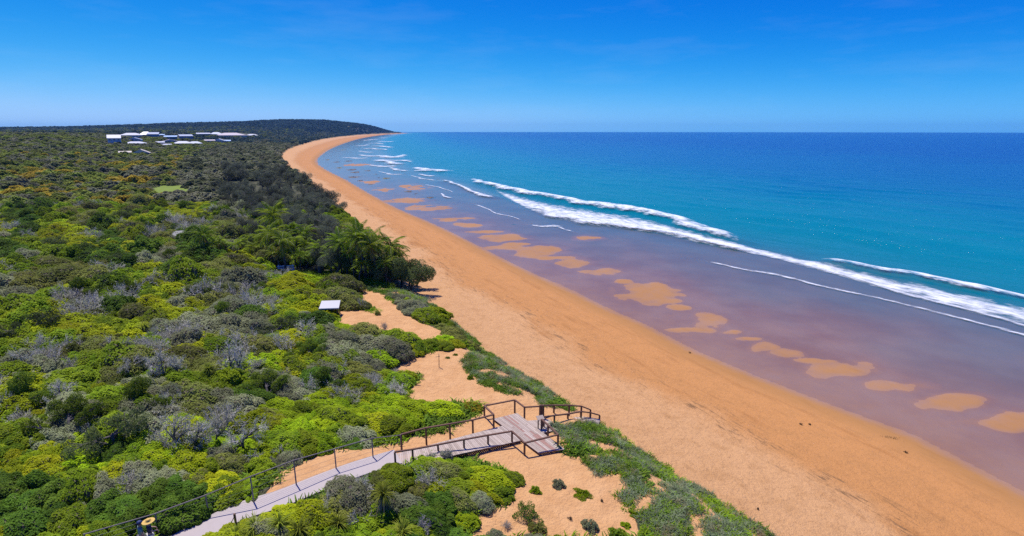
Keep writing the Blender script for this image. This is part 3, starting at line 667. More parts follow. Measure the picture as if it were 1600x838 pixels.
def lobes_points(cen, rad, n, rng, zmin=-0.35, cut=0.86):
    pr = rad**2/np.sum(rad**2); out = []; nn = []; vv = []; lv = rng.random(len(cen))
    k = rng.choice(len(cen), size=n*3, p=pr); d = unit(rng.normal(size=(n*3, 3))); d = d[:]
    keep = d[:, 2] > zmin; k, d = k[keep], d[keep]
    pnt = cen[k]+d*rad[k][:, None]*(0.86+0.22*rng.random(len(k)))[:, None]
    ok = np.ones(len(k), bool)
    for c, r in zip(cen, rad): ok &= (np.linalg.norm(pnt-c, axis=1) > r*cut-1e-6) | False
    k, d, pnt = k[ok], d[ok], pnt[ok]; ok = pnt[:, 2] > 0.02; k, d, pnt = k[ok][:n], d[ok][:n], pnt[ok][:n]
    return pnt, d, np.clip(0.5*lv[k]+0.5*rng.random(len(k)), 0, 1)
def ball(c, r, nu=7, nv=4):
    V = []; Fq = []
    for j in range(nv+1):
        th = math.pi*j/nv
        for i in range(nu):
            a = 2*math.pi*i/nu; V.append((c[0]+r*math.sin(th)*math.cos(a), c[1]+r*math.sin(th)*math.sin(a), c[2]+r*math.cos(th)))
    for j in range(nv):
        for i in range(nu): Fq.append((j*nu+i, (j+1)*nu+i, (j+1)*nu+(i+1) % nu, j*nu+(i+1) % nu))
    return np.array(V), np.array(Fq)
def segs(S, E, w0, w1, rng, k=3):
    n = len(S); d = unit(E-S); u = unit(np.cross(d, rng.normal(size=(n, 3)))); v = np.cross(d, u); ring = []
    for base, w in ((S, w0), (E, w1)):
        for i in range(k):
            a = 2*math.pi*i/k; ring.append(base+(u*math.cos(a)+v*math.sin(a))*np.asarray(w)[:, None])
    V = np.stack(ring, 1).reshape(-1, 3); Fq = []
    for i in range(k): Fq.append(np.stack([np.arange(n)*2*k+i, np.arange(n)*2*k+(i+1) % k, np.arange(n)*2*k+k+(i+1) % k, np.arange(n)*2*k+k+i], 1))
    return V, np.vstack(Fq)
def branching(rng, starts, dirs, lens, wid, levels, kids=4, spread=0.55, shrink=0.62, up=0.15, bend=0.12):
    S, E, A, B = [], [], [], []; tips = []
    cur = [(np.array(s, float), np.array(d, float)/np.linalg.norm(d), l, wid) for s, d, l in zip(starts, dirs, lens)]
    for lev in range(levels):
        nxt = []
        for s, d, l, w0 in cur:
            p = s; dd = d
            for q in range(2):
                dd = dd+rng.normal(size=3)*bend; dd[2] += up*0.3; dd /= np.linalg.norm(dd); e = p+dd*l/2
                S.append(p); E.append(e); A.append(w0*(1-0.2*q)); B.append(w0*(0.8-0.2*q)); p = e
                for _ in range(kids//2 if q == 0 else kids-kids//2):
                    nd = dd+rng.normal(size=3)*spread; nd[2] += up; nd /= np.linalg.norm(nd); nxt.append((p, nd, l*shrink*rng.uniform(0.7, 1.2), w0*0.55))
        cur = nxt
    tips = np.array([c[0] for c in cur])
    return np.array(S), np.array(E), np.array(A), np.array(B), tips
def dome_lobes(rng, K, h, spread=0.78):
    r = np.sqrt(rng.random(K))*spread; a = rng.random(K)*2*math.pi; rr = rng.uniform(0.15, 0.37, K)
    z = h*(1-(r/1.05)**2)*rng.uniform(0.6, 0.95, K)-rr*0.6
    return np.stack([r*np.cos(a), r*np.sin(a), np.maximum(z, 0.05)], 1), rr*min(1, 0.5+h*0.6)
LITTLE = plain('wood_and_core', (0.13, 0.10, 0.075), 0.9, 0.3, 4.0)
def shrub_mesh(seed, n=4200, leaf=0.085, asp=0.6, h=0.75, K=16, size=1.0):
    rng = np.random.default_rng(seed); cen, rr = dome_lobes(rng, K, h); p, d, v = lobes_points(cen, rr, n, rng)
    nn = d*0.8+rng.normal(size=d.shape)*0.42+np.array([0, 0, 0.9]); V, Fq = leaves(p, nn, leaf, asp, rng)
    return V, Fq, np.repeat(v, 4), cen, rr
def wood_and_core(seed, cen, rr):
    rng = np.random.default_rng(seed+500); parts = []
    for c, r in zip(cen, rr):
        v, f = ball(c, r*0.74); v[:, 2] = np.maximum(v[:, 2], -0.12); parts.append((v, f, 0.3, 0))  # solid dark core behind the leaves: shaded depth put into its colour
    S = np.repeat([[0, 0, -0.1]], len(cen), 0)+rng.normal(size=(len(cen), 3))*[0.12, 0.12, 0]; v, f = segs(S, cen, np.full(len(cen), 0.04), np.full(len(cen), 0.015), rng)
    parts.append((v, f, 0.3, 0)); return join(parts)
def twig_shrub(seed, h=0.75, leaf_n=700):
    rng = np.random.default_rng(seed); n = 11; a = rng.random(n)*6.283; el = rng.uniform(0.25, 1.3, n)
    dirs = np.stack([np.cos(a)*np.cos(el), np.sin(a)*np.cos(el), np.sin(el)], 1)
    S, E, A, B, tips = branching(rng, np.repeat([[0, 0, -0.05]], n, 0), dirs, rng.uniform(0.38, 0.55, n), 0.020, 4, 4, 0.5, 0.68, 0.10)
    z = np.maximum(E[:, 2], 0.01); S[:, 2] *= h/0.75; E[:, 2] *= h/0.75
    k = S[:, 2] > -0.12; S, E, A, B = S[k], E[k], np.maximum(A[k], 0.0045), np.maximum(B[k], 0.003)
    V, Fq = segs(S, E, A, B, rng); idx_ = rng.choice(len(tips), leaf_n); C = tips[idx_]+rng.normal(size=(leaf_n, 3))*0.06; C[:, 2] *= h/0.75
    C = C[C[:, 2] > 0.02]; lv, lf = leaves(C, rng.normal(size=C.shape)+[0, 0, 0.6], 0.07, 0.5, rng)
    return (V, Fq), (lv, lf)
def tree_parts(seed, height_=5.0, spread=2.6, leaf_n=6500, leaf=0.13, asp=0.35, lean=0.15, droop=0.3, flat=0.75, levels=3):
    """trunk with limbs, and a crown of leaf clumps round the limb ends"""
    rng = np.random.default_rng(seed)
    S, E, A, B, tips = branching(rng, [[0, 0, -0.2]], [[rng.normal()*lean, rng.normal()*lean, 1]], [height_*0.42], 0.028*height_, levels, 5, 0.62, 0.66, 0.10, 0.10)
    V, Fq = segs(S, E, A, B, rng, 6)
    ce = E[len(E)//3:]; ce = np.vstack([ce, tips]); ce = ce[ce[:, 2] > height_*0.28]; pick = rng.choice(len(ce), min(46, len(ce)), replace=False); cen = ce[pick]
    sc_ = spread/max(0.5, np.percentile(np.hypot(cen[:, 0], cen[:, 1]), 92)); cen = cen*[sc_, sc_, 1.0]; V = V*[sc_, sc_, 1.0]
    rr = rng.uniform(0.12, 0.22, len(cen))*height_*0.62
    p, d, v = lobes_points(cen, rr, leaf_n, rng, -0.9, 0.55); p = cen[0]*0+p
    nn = d+rng.normal(size=d.shape)*0.7+np.array([0, 0, 0.3]); lv, lf = leaves(p, nn, leaf, asp, rng, droop)
    return (V, Fq), (lv, lf, np.repeat(v, 4)), cen, rr

# ------------------------------------------------------------------ plant kinds
KIND = dict(   # key: name, words, leaf colours, leaf size, aspect, dome height
 bg=('green_shrub', 'bright green', (0.20,0.32,0.006), (0.46,0.60,0.014), 0.095, 0.6, 0.62),
 yg=('yellow_green_shrub', 'yellow green', (0.23,0.30,0.006), (0.50,0.53,0.014), 0.09, 0.6, 0.62),
 g=('leafy_shrub', 'mid green', (0.12,0.21,0.007), (0.36,0.46,0.02), 0.09, 0.55, 0.7),
 dg=('dark_green_shrub', 'dark green', (0.05,0.105,0.010), (0.17,0.28,0.025), 0.095, 0.55, 0.75),
 ol=('olive_shrub', 'dull olive', (0.12,0.14,0.025), (0.32,0.34,0.07), 0.085, 0.5, 0.7),
 gg=('grey_green_shrub', 'grey green', (0.16,0.18,0.08), (0.42,0.44,0.23), 0.085, 0.45, 0.72),
 yo=('golden_shrub', 'golden yellow', (0.26,0.20,0.012), (0.56,0.37,0.02), 0.085, 0.6, 0.5),
)
LM = {k: leaf_mat(v[0]+'_leaf', v[2], v[3]) for k, v in KIND.items()}
TWIG = plain('grey_twig', (0.58, 0.53, 0.465), 0.9, 0.3, 3.0); TWIGLEAF = leaf_mat('twig_leaf', (0.24,0.25,0.15), (0.50,0.49,0.36))
BARK = plain('grey_bark', (0.10, 0.085, 0.075), 0.9, 0.35, 4.0); PALEB = plain('bleached_branch', (0.40, 0.36, 0.33), 0.85, 0.25, 4.0)
FOL = {}; WOOD = {}; WHOLE = {}
for k, v in KIND.items():
    FOL[k] = []; WOOD[k] = []; WHOLE[k] = []
    for j in range(4):
        V, Fq, va, cen, rr = shrub_mesh(100*len(FOL)+j*7, 6000, v[4], v[5], v[6]*(0.85+0.1*j), 26+5*j)
        me = fast_mesh('foliage', V, Fq, dict(var=va)); me.materials.append(LM[k]); FOL[k].append(me)
        wv, wf, wa, wm = wood_and_core(j, cen, rr); me = fast_mesh('stems', wv, wf, dict(var=wa)); me.materials.append(LITTLE); WOOD[k].append(me)  # the stems mesh also holds the dark core balls
        V2, F2, A2, M2 = join([(V, Fq, va, 0), (wv, wf, wa, 1)]); me = fast_mesh('shrub', V2, F2, dict(var=A2), False, M2)
        me.materials.append(LM[k]); me.materials.append(LITTLE); WHOLE[k].append(me)
KIND['gy'] = ('twiggy_shrub', 'bare grey', None, None, 0, 0, 0.8); FOL['gy'] = []; WOOD['gy'] = []; WHOLE['gy'] = []
for j in range(4):
    (V, Fq), (lv, lf) = twig_shrub(900+j, 0.75, 900)
    me = fast_mesh('stems', V, Fq); me.materials.append(TWIG); WOOD['gy'].append(me)
    me = fast_mesh('foliage', lv, lf, dict(var=RNG.random(len(lv)))); me.materials.append(TWIGLEAF); FOL['gy'].append(me)
    V2, F2, A2, M2 = join([(lv, lf, 0.5, 0), (V, Fq, 0.5, 1)]); me = fast_mesh('shrub', V2, F2, dict(var=A2), False, M2)
    me.materials.append(TWIGLEAF); me.materials.append(TWIG); WHOLE['gy'].append(me)

# where each colour of scrub grows (read off the photograph): pixel, pixel, kind
BLOBS = [(320,345,'gy'),(350,352,'ol'),(380,345,'gy'),(400,365,'g'),(330,372,'g'),(420,385,'ol'),(350,388,'gg'),(300,388,'dg'),(280,372,'dg'),(232,368,'g'),(202,366,'ol'),(180,372,'dg'),(252,355,'ol'),(310,330,'yg'),(340,328,'g'),(370,330,'gg'),(405,335,'g'),(400,395,'g'),(440,410,'g'),(360,402,'g'),(320,398,'dg'),(270,385,'g'),(225,395,'dg'),(190,410,'dg'),(220,330,'ol'),(180,330,'g'),(260,328,'g'),(285,350,'gy'),(90,340,'g'),(140,345,'ol'),(40,335,'dg'),(20,390,'dg'),(90,410,'g'),(150,400,'dg'),(110,350,'yg'),(60,425,'ol'),(0,420,'g'),(400,410,'gg'),(345,415,'ol'),(285,425,'dg'),(190,350,'yg'),(240,342,'yg'),(285,335,'yg'),(200,390,'yg'),(205,345,'yg'),(262,398,'gg'),(250,410,'gg'),(200,432,'g'),(230,425,'yg'),(180,455,'g'),(300,410,'yo'),(375,412,'yo'),(340,430,'g'),
 (410,425,'bg'),(300,450,'g'),(270,440,'yg'),(350,440,'gg'),(330,460,'ol'),(390,450,'gy'),(430,432,'gy'),(455,435,'yg'),(380,465,'g'),(430,455,'yg'),(500,440,'bg'),(480,450,'yg'),(520,455,'ol'),(560,470,'gy'),(590,475,'gg'),
 (450,475,'yg'),(480,485,'yg'),(420,480,'gy'),(370,475,'gg'),(210,470,'gy'),(240,465,'gy'),(190,480,'gy'),(270,475,'yg'),(290,490,'yg'),(340,490,'yg'),(370,500,'gg'),(400,495,'gg'),(180,500,'g'),(200,505,'yg'),
 (440,505,'g'),(480,505,'gg'),(540,512,'bg'),(580,516,'g'),(620,522,'g'),(660,533,'g'),(700,537,'ol'),(680,540,'g'),(610,512,'gy'),(455,520,'yg'),(440,530,'g'),(460,540,'yg'),(500,530,'gg'),(530,545,'gg'),(570,555,'gg'),(600,560,'gg'),(640,548,'ol'),
 (250,525,'gy'),(300,530,'gy'),(350,540,'gy'),(220,545,'gy'),(330,520,'gg'),(400,520,'ol'),(385,545,'gy'),(190,540,'gy'),(270,545,'yo'),(300,560,'ol'),(420,550,'gy'),(430,560,'g'),(180,565,'g'),(210,575,'gy'),(250,580,'g'),
 (445,575,'yg'),(470,590,'gg'),(500,575,'g'),(520,590,'yg'),(540,600,'yg'),(490,600,'dg'),(560,580,'ol'),(590,590,'gy'),(620,590,'gy'),(645,600,'gy'),(570,605,'gy'),(455,610,'gg'),(430,600,'gg'),
 (330,600,'g'),(300,605,'ol'),(370,610,'g'),(400,620,'dg'),(350,620,'gg'),(200,605,'yg'),(215,620,'yg'),(190,640,'g'),(240,615,'gg'),(255,640,'gy'),(280,655,'gy'),(230,650,'gg'),(310,640,'gy'),(340,650,'gy'),(370,645,'gg'),(320,650,'yg'),(400,650,'yg'),
 (440,630,'bg'),(480,625,'bg'),(470,650,'bg'),(510,640,'bg'),(550,640,'bg'),(590,645,'bg'),(630,640,'bg'),(670,645,'bg'),(700,640,'bg'),(725,636,'yo'),(705,632,'yo'),(690,652,'gy'),(660,655,'bg'),(500,670,'bg'),(540,670,'g'),(580,665,'yg'),(470,690,'g'),(520,690,'bg'),(610,670,'g'),(560,690,'dg'),(480,705,'g'),
 (440,670,'bg'),(420,690,'g'),(390,690,'bg'),(350,690,'bg'),(300,680,'bg'),(250,685,'bg'),(215,690,'g'),(190,680,'gy'),(180,700,'dg'),(360,670,'gg'),(330,670,'gy'),
 (230,712,'yg'),(270,714,'yg'),(300,716,'yg'),(200,722,'yg'),(330,725,'gg'),(350,730,'gy'),(380,715,'gy'),(300,735,'gy'),(240,735,'gy'),(400,735,'g'),(410,715,'gg'),(280,748,'yg'),(340,752,'yg'),(370,755,'g'),(200,745,'gg'),(190,770,'gg'),(240,770,'dg'),(280,775,'dg'),(230,790,'dg'),(310,780,'dg'),(350,775,'dg'),(200,810,'dg'),(380,765,'g'),(270,800,'dg'),
 (575,705,'ol'),(600,705,'gy'),(625,710,'gy'),(565,730,'yg'),(540,745,'g'),(520,755,'g'),(500,775,'g'),(560,760,'gy'),(580,750,'ol'),(600,735,'g'),(640,735,'g'),(670,735,'gy'),(700,730,'gy'),(720,735,'g'),(745,745,'yg'),(765,750,'g'),(640,760,'dg'),(660,775,'dg'),(700,755,'gy'),(690,770,'gy'),(720,770,'g'),(760,770,'yg'),(780,760,'yg'),(740,780,'ol'),(700,795,'dg'),(660,800,'dg'),(720,810,'gg'),(620,800,'dg'),(480,795,'yg'),(450,815,'gg'),(540,780,'gy'),(550,810,'g'),(500,815,'yg'),(420,820,'yg'),(680,830,'g'),(600,830,'yg'),(560,850,'g'),(690,850,'dg'),(480,850,'g'),(380,840,'yg'),
 (0,350,'yg'),(60,380,'g'),(120,420,'ol'),(30,450,'gg'),(100,500,'yg'),(20,540,'g'),(90,560,'gy'),(130,600,'g'),(40,620,'yg'),(110,660,'gg'),(20,700,'g'),(80,720,'yg'),(130,760,'g'),(50,790,'dg'),(140,820,'g'),(10,840,'yg'),(120,380,'yg'),(60,470,'g'),(140,470,'gy'),(60,580,'gg'),(0,660,'gy'),(150,700,'bg'),(90,840,'g'),(150,560,'ol')]
BX = np.array([b[0] for b in BLOBS], float); BY = np.array([b[1] for b in BLOBS], float); BK = [b[2] for b in BLOBS]
def region(px, py):
    if py > 695:
        if px > 690: return 'at the right tip of the foreground scrub'
        if px > 560: return 'in the foreground scrub below the boardwalk'
        if px > 400: return 'on the near side of the concrete path'
        if px > 290: return 'on the bank above the concrete path'
        if px > 172: return 'above the two walkers'
        return 'at the lower left edge of the view'
    if px < 172: return 'by the left edge of the view, ' + ('high up' if py < 420 else 'halfway down' if py < 540 else 'low down')
    if py > 612: return 'in the thicket behind the boardwalk railing' if px > 560 else 'in the thicket above the wire fence' if px > 430 else 'under the bare trees above the path'
    if py > 505: return 'around the forked bare trees' if px <= 430 else 'left of the bare dune sand' if px < 560 else 'jutting into the bare dune sand'
    if py > 415: return 'on the slope left of the shelter' if 330 < px < 500 else 'around the small shelter' if px >= 500 else 'on the slope at the left below the pale building'
    if py > 360: return 'among the lower palms' if px > 300 else 'round the pale building'
    return 'in the scrub above the pale building' if px < 330 else 'in the scrub above the palms'
WALK = [P(216.5, 815.5, 6.79), P(230.5, 813.0, 6.79)]
def clear_of_built(x, y, r):
    d = np.hypot(PATHD[:, 0]-x, PATHD[:, 1]-y).min()
    if d < 0.75+r*0.85: return False
    if any(math.hypot(x-q[0], y-q[1]) < r*1.25+0.45 for q in WALK): return False
    dk = math.hypot((x+1.2)/8.2, (y-35.2)/3.9)
    return dk > 0.9
# jittered grid of plants over the scrub
cand = []; step = 1.22
gx, gy = np.meshgrid(np.arange(-130, 14, step), np.arange(16, 150, step))
gx = (gx+RNG.uniform(-0.5, 0.5, gx.shape)*step).ravel(); gy = (gy+RNG.uniform(-0.5, 0.5, gy.shape)*step).ravel()
z_, sw_, sd_, se_ = height(gx, gy, True); ppx, ppy = proj(gx, gy, z_)
dist_ = np.hypot(gx, gy)
keep = (sd_ > 1.5) & ~((ppx > 862) & (ppy > 640)) & (ppx > -140) & (ppy < 1010) & (ppy > 322) & ~mask(ppx, ppy, SAND) & ~mask(ppx, ppy, STRIP) & (RNG.random(len(gx)) < np.where(dist_ > 75, 0.42, np.where(dist_ > 55, 0.7, 1.0)))
keep &= ~inpoly(ppx, ppy, [(418,410),(500,415),(540,424),(655,440),(662,458),(600,462),(540,450),(430,434)]) & (RNG.random(len(gx)) > 0.05)
plants = {k: [] for k in KIND}
jx_ = RNG.normal(size=len(gx))*9; jy_ = RNG.normal(size=len(gx))*5
for i in np.nonzero(keep)[0]:
    x, y, z0 = gx[i], gy[i], z_[i]
    j = np.argmin(((BX-ppx[i]-jx_[i])/1.0)**2+((BY-(ppy[i]-10)-jy_[i])*1.8)**2); k = BK[j]
    if k == 'gy' and random.random() < 0.55: k = random.choice(('gg', 'ol', 'g', 'yg', 'g'))
    elif random.random() < 0.14: k = random.choice(('g', 'ol', 'gg', 'bg', 'yg', 'g', 'dg', 'gy'))
    if k == 'yo' and random.random() < 0.4: k = 'yg'
    r = random.uniform(1.0, 2.05)*(1.0 if dist_[i] < 55 else 1.25 if dist_[i] < 75 else 1.6)
    if ppy[i] > 690 or (ppx[i] > 430 and ppy[i] > 600): r = min(r, 1.35)
    # keep plants from hanging over bare sand
    q = [proj(x+r*0.7*math.cos(a), y+r*0.7*math.sin(a), z0) for a in (0, 1.57, 3.14, 4.71)]
    qs = np.array(q, float)
    if mask(qs[:, 0], qs[:, 1], SAND).any(): r *= 0.62
    if not clear_of_built(x, y, r):
        r *= 0.55
        if not clear_of_built(x, y, r): continue
    if np.abs(sd_[i]) < r*0.7: continue
    plants[k].append((x, y, z0, r, ppx[i], ppy[i], dist_[i]))
def scatter(name, meshes, pts, rots, scls, label, cat):
    """one object for a mass of plants, set out with geometry nodes"""
    lib = bpy.data.collections.new(name+'_forms')
    for me in meshes: lib.objects.link(bpy.data.objects.new(name+'_form', me))
    base = bpy.data.meshes.new(name); base.vertices.add(len(pts)); base.vertices.foreach_set('co', np.asarray(pts, np.float32).ravel())
    for nme, arr in (('rot', rots), ('scl', scls)):
        at = base.attributes.new(nme, 'FLOAT_VECTOR', 'POINT'); at.data.foreach_set('vector', np.asarray(arr, np.float32).ravel())
    at = base.attributes.new('pick', 'INT', 'POINT'); at.data.foreach_set('value', RNG.integers(0, len(meshes), len(pts)).astype(np.int32))
    base.update(); o = put(name, base, None, kind='stuff', label=label, category=cat)
    ng = bpy.data.node_groups.new(name, 'GeometryNodeTree')
    ng.interface.new_socket('Geometry', in_out='INPUT', socket_type='NodeSocketGeometry'); ng.interface.new_socket('Geometry', in_out='OUTPUT', socket_type='NodeSocketGeometry')
    gi = ng.nodes.new('NodeGroupInput'); go = ng.nodes.new('NodeGroupOutput'); iop = ng.nodes.new('GeometryNodeInstanceOnPoints'); ci = ng.nodes.new('GeometryNodeCollectionInfo')
    ci.inputs['Collection'].default_value = lib; ci.inputs['Separate Children'].default_value = True; ci.inputs['Reset Children'].default_value = True
    iop.inputs['Pick Instance'].default_value = True
    def attr(n, ty):
        a = ng.nodes.new('GeometryNodeInputNamedAttribute'); a.data_type = ty; a.inputs['Name'].default_value = n; return a.outputs['Attribute']
    ng.links.new(gi.outputs[0], iop.inputs['Points']); ng.links.new(ci.outputs[0], iop.inputs['Instance']); ng.links.new(attr('pick', 'INT'), iop.inputs['Instance Index'])
    ng.links.new(attr('rot', 'FLOAT_VECTOR'), iop.inputs['Rotation']); ng.links.new(attr('scl', 'FLOAT_VECTOR'), iop.inputs['Scale']); ng.links.new(iop.outputs[0], go.inputs[0])
    md = o.modifiers.new('scatter', 'NODES'); md.node_group = ng; return o
LIMIT = 260; WIND = math.radians(-42)
ALLP = np.array([(q[0], q[1]) for k in plants for q in plants[k]]); ALLK = [k for k in plants for q in plants[k]]
for k, pl in plants.items():
    pl.sort(key=lambda q: -(q[3]/q[6])); nm, words = KIND[k][0], KIND[k][1]
    rest = []
    for n_, (x, y, z0, r, px, py, d) in enumerate(pl):
        h_ = r*random.uniform(0.85, 1.15)*(0.85 if k in ('bg', 'yo') else 1.0)*(1.55 if k in ('g', 'dg', 'ol', 'gg') and random.random() < 0.10 and (px < 420 or py < 420) else 1.0)
        vis = -20 < px < 1620 and py < 900
        rz = WIND+random.choice((0, math.pi))+random.uniform(-0.4, 0.4); scl = (r*random.uniform(1.15, 1.7), r*random.uniform(0.8, 1.0), h_)
        if n_ >= LIMIT or not vis: rest.append((x, y, z0, rz, scl)); continue
        wh = region(px, py); dd = np.hypot(ALLP[:, 0]-x, ALLP[:, 1]-y); nb = ''
        for w_ in np.argsort(dd)[1:6]:
            if ALLK[w_] != k and dd[w_] < 2.6: nb = KIND[ALLK[w_]][1]; break
        sz = 'small' if r < 1.0 else 'broad' if r > 1.5*(1 if d < 55 else 1.4) else ''
        ht_ = 'low' if h_ < 0.95 else 'tall' if h_ > 1.6*(1 if d < 55 else 1.4) else ''
        lab = ' '.join(q for q in (sz, ht_, words, 'shrub', ('beside a %s one' % nb) if nb else 'among its like', wh) if q)
        if len(lab.split()) > 16: lab = ' '.join(q for q in (sz, ht_, words, 'shrub', wh) if q)
        if False: lab = ' '.join(q for q in (sz, words, 'shrub', ('by a %s one' % nb) if nb else '', wh) if q)
        grp = '%s shrubs %s' % (words, wh); j = random.randrange(4)
        if d < 52:
            ro = empty(nm, (x, y, z0-0.03), rz, scl, label=lab, category='shrub', group=grp)
            for pn, lib in (('foliage', FOL), ('stems', WOOD)):
                c = bpy.data.objects.new(pn, lib[k][j]); COL.objects.link(c); c.parent = ro
        else:
            put(nm, WHOLE[k][j], None, None, (x, y, z0-0.03), (0, 0, rz), scl, label=lab, category='shrub', group=grp)
    if rest:
        scatter(nm+'_mass', WHOLE[k], [(q[0], q[1], q[2]-0.03) for q in rest], [(0, 0, q[3]) for q in rest], [q[4] for q in rest], 'further %s scrub merging into one mass' % words, 'scrub')
print('shrubs', {k: len(v) for k, v in plants.items()})

# ------------------------------------------------------------------ ground creepers and dune grass
def tuft_mesh(seed, n=70, ln=0.5, wd=0.022, segs_=2, lean=0.9):
    rng = np.random.default_rng(seed); V = []; Fq = []; va = []
    for i in range(n):
        a = rng.random()*6.283; b0 = rng.random()**0.5*0.55; p = np.array([b0*math.cos(a), b0*math.sin(a), -0.02]); az = rng.random()*6.283
        el = rng.uniform(0.3, 1.35); l = ln*rng.uniform(0.5, 1.2); side = np.array([-math.sin(az), math.cos(az), 0])*wd*rng.uniform(0.7, 1.4); b = len(V); c = rng.random()
        for s in range(segs_+1):
            w_ = side*(1-0.75*s/segs_); V += [p-w_, p+w_]; va += [c, c]
            p = p+np.array([math.cos(az)*math.cos(el), math.sin(az)*math.cos(el), math.sin(el)])*l/segs_; el -= lean*0.8
        for s in range(segs_): Fq.append((b+2*s, b+2*s+1, b+2*s+3, b+2*s+2))
    return np.array(V), np.array(Fq), np.array(va)
SPIN_A = leaf_mat('spinifex_grey', (0.13,0.17,0.075), (0.33,0.38,0.21)); SPIN_B = leaf_mat('creeper_green', (0.08,0.15,0.014), (0.22,0.34,0.03)); SPIN_C = leaf_mat('grass_bright', (0.14,0.25,0.010), (0.33,0.48,0.022)); SPIN_D = leaf_mat('dry_grass', (0.22,0.17,0.085), (0.42,0.33,0.17))
def tufts(m, seed, n=4, **kw):
    out = []
    for j in range(n):
        V, Fq, va = tuft_mesh(seed+j, **kw); me = fast_mesh('tuft', V, Fq, dict(var=va)); me.materials.append(m); out.append(me)
    return out
TA, TB, TC, TD = tufts(SPIN_A, 10, ln=0.55, n=4), tufts(SPIN_B, 20, ln=0.4, wd=0.04), tufts(SPIN_C, 30, ln=0.36, wd=0.035), tufts(SPIN_D, 40, ln=0.5)
gx, gy = np.meshgrid(np.arange(-22, 22, 0.27), np.arange(16, 82, 0.27)); gx = (gx+RNG.uniform(-.13, .13, gx.shape)).ravel(); gy = (gy+RNG.uniform(-.13, .13, gy.shape)).ravel()
zz, sw2, sd2, _ = height(gx, gy, True); qx, qy = proj(gx, gy, zz)
jn = 16*fbm(gx/1.5, gy/1.5, 77); ms_ = mask(qx+jn, qy+jn*0.5, STRIP) & (sd2 > 0.15)
f1 = fbm(gx/2.2, gy/2.2, 81); f2 = fbm(gx/1.3, gy/1.3, 83); ms_ &= (f2 > -0.12)
pick = np.where(f1+RNG.normal(size=len(gx))*0.16 > 0.06, 1, 0); pick = np.where((f1 < -0.16) & (RNG.random(len(gx)) < 0.6), 2, pick); pick = np.where(RNG.random(len(gx)) < 0.05, 3, pick)
for i, (ms2, nm, lab) in enumerate(((TA, 'spinifex', 'grey green spinifex grass binding the dune edge above the beach'), (TB, 'dune_creeper', 'dark green creeper covering the dune edge'), (TC, 'dune_grass', 'fresh green grass patches on the dune edge'), (TD, 'dry_dune_grass', 'dry straw coloured grass among the dune creepers'))):
    sel = np.nonzero(ms_ & (pick == i))[0]; n = len(sel)
    if n: scatter(nm, ms2, np.stack([gx[sel], gy[sel], zz[sel]], 1), np.stack([RNG.normal(size=n)*.15, RNG.normal(size=n)*.15, RNG.random(n)*6.28], 1), np.repeat(RNG.uniform(0.45, 1.0, n)[:, None], 3, 1)*[1, 1, 0.9], lab, 'grass')
# green ground cover between the shrubs
gx, gy = np.meshgrid(np.arange(-62, 10, 0.62), np.arange(17, 82, 0.62)); gx = (gx+RNG.uniform(-.3, .3, gx.shape)).ravel(); gy = (gy+RNG.uniform(-.3, .3, gy.shape)).ravel()
zz, sw2, sd2, _ = height(gx, gy, True); qx, qy = proj(gx, gy, zz); dpath = np.abs(seg_dist(gx, gy, PATH))
ok = (sd2 > 3) & ~mask(qx, qy, SAND) & ~mask(qx, qy, STRIP) & (dpath > 1.6); f1 = fbm(gx/3, gy/3, 91)
for c_, ms2, nm, lab in ((f1 > 0.0, TC, 'ground_grass', 'bright green grass growing between the shrubs'), (f1 <= 0.0, TB, 'ground_creeper', 'dark low creeper growing between the shrubs')):
    sel = np.nonzero(ok & c_)[0]; n = len(sel)
    scatter(nm, ms2, np.stack([gx[sel], gy[sel], zz[sel]], 1), np.stack([np.zeros(n), np.zeros(n), RNG.random(n)*6.28], 1), np.repeat(RNG.uniform(0.9, 1.7, n)[:, None], 3, 1), lab, 'grass')
# separate plants standing on the bare sand
def mat_mesh(seed, n=900, leaf=0.06):
    V, Fq, va, cen, rr = shrub_mesh(seed, n, leaf, 0.6, 0.3, 12); return fast_mesh('foliage', V, Fq, dict(var=va))
def small_plant(px, py, r, k, lab, h=0.4, nm='sand_plant'):
    q = G(px, py); rng = np.random.default_rng(int(px*7+py)); n = 1700
    a = rng.random(n)*6.283; rr = np.sqrt(rng.random(n))*(0.75+0.25*np.sin(a*3+px)*0.8+0.15*np.sin(a*5)); C = np.stack([rr*np.cos(a), rr*np.sin(a), (1-rr**2)*rng.random(n)**0.5*(0.75+0.3*np.sin(a*4+3*rr))+0.01], 1)
    C = C*[r*1.15, r*0.85, h]; V, Fq = leaves(C, rng.normal(size=(n, 3))*0.8+[0, 0, 0.9], 0.085, 0.45, rng)
    ro = empty(nm, (q[0], q[1], q[2]-0.02), WIND, label=lab, category='plant'); put('foliage', fast_mesh('foliage', V, Fq, dict(var=np.repeat(rng.random(n), 4))), LM[k], ro)
    m_ = 26; az = rng.random(m_)*6.283; E_ = np.stack([np.cos(az)*r*0.8, np.sin(az)*r*0.65, rng.random(m_)*h*0.6+0.02], 1); wv, wf = segs(np.zeros((m_, 3))+rng.normal(size=(m_, 3))*[0.08, 0.08, 0], E_, np.full(m_, 0.014), np.full(m_, 0.005), rng)
    put('stems', fast_mesh('stems', wv, wf), LITTLE, ro)
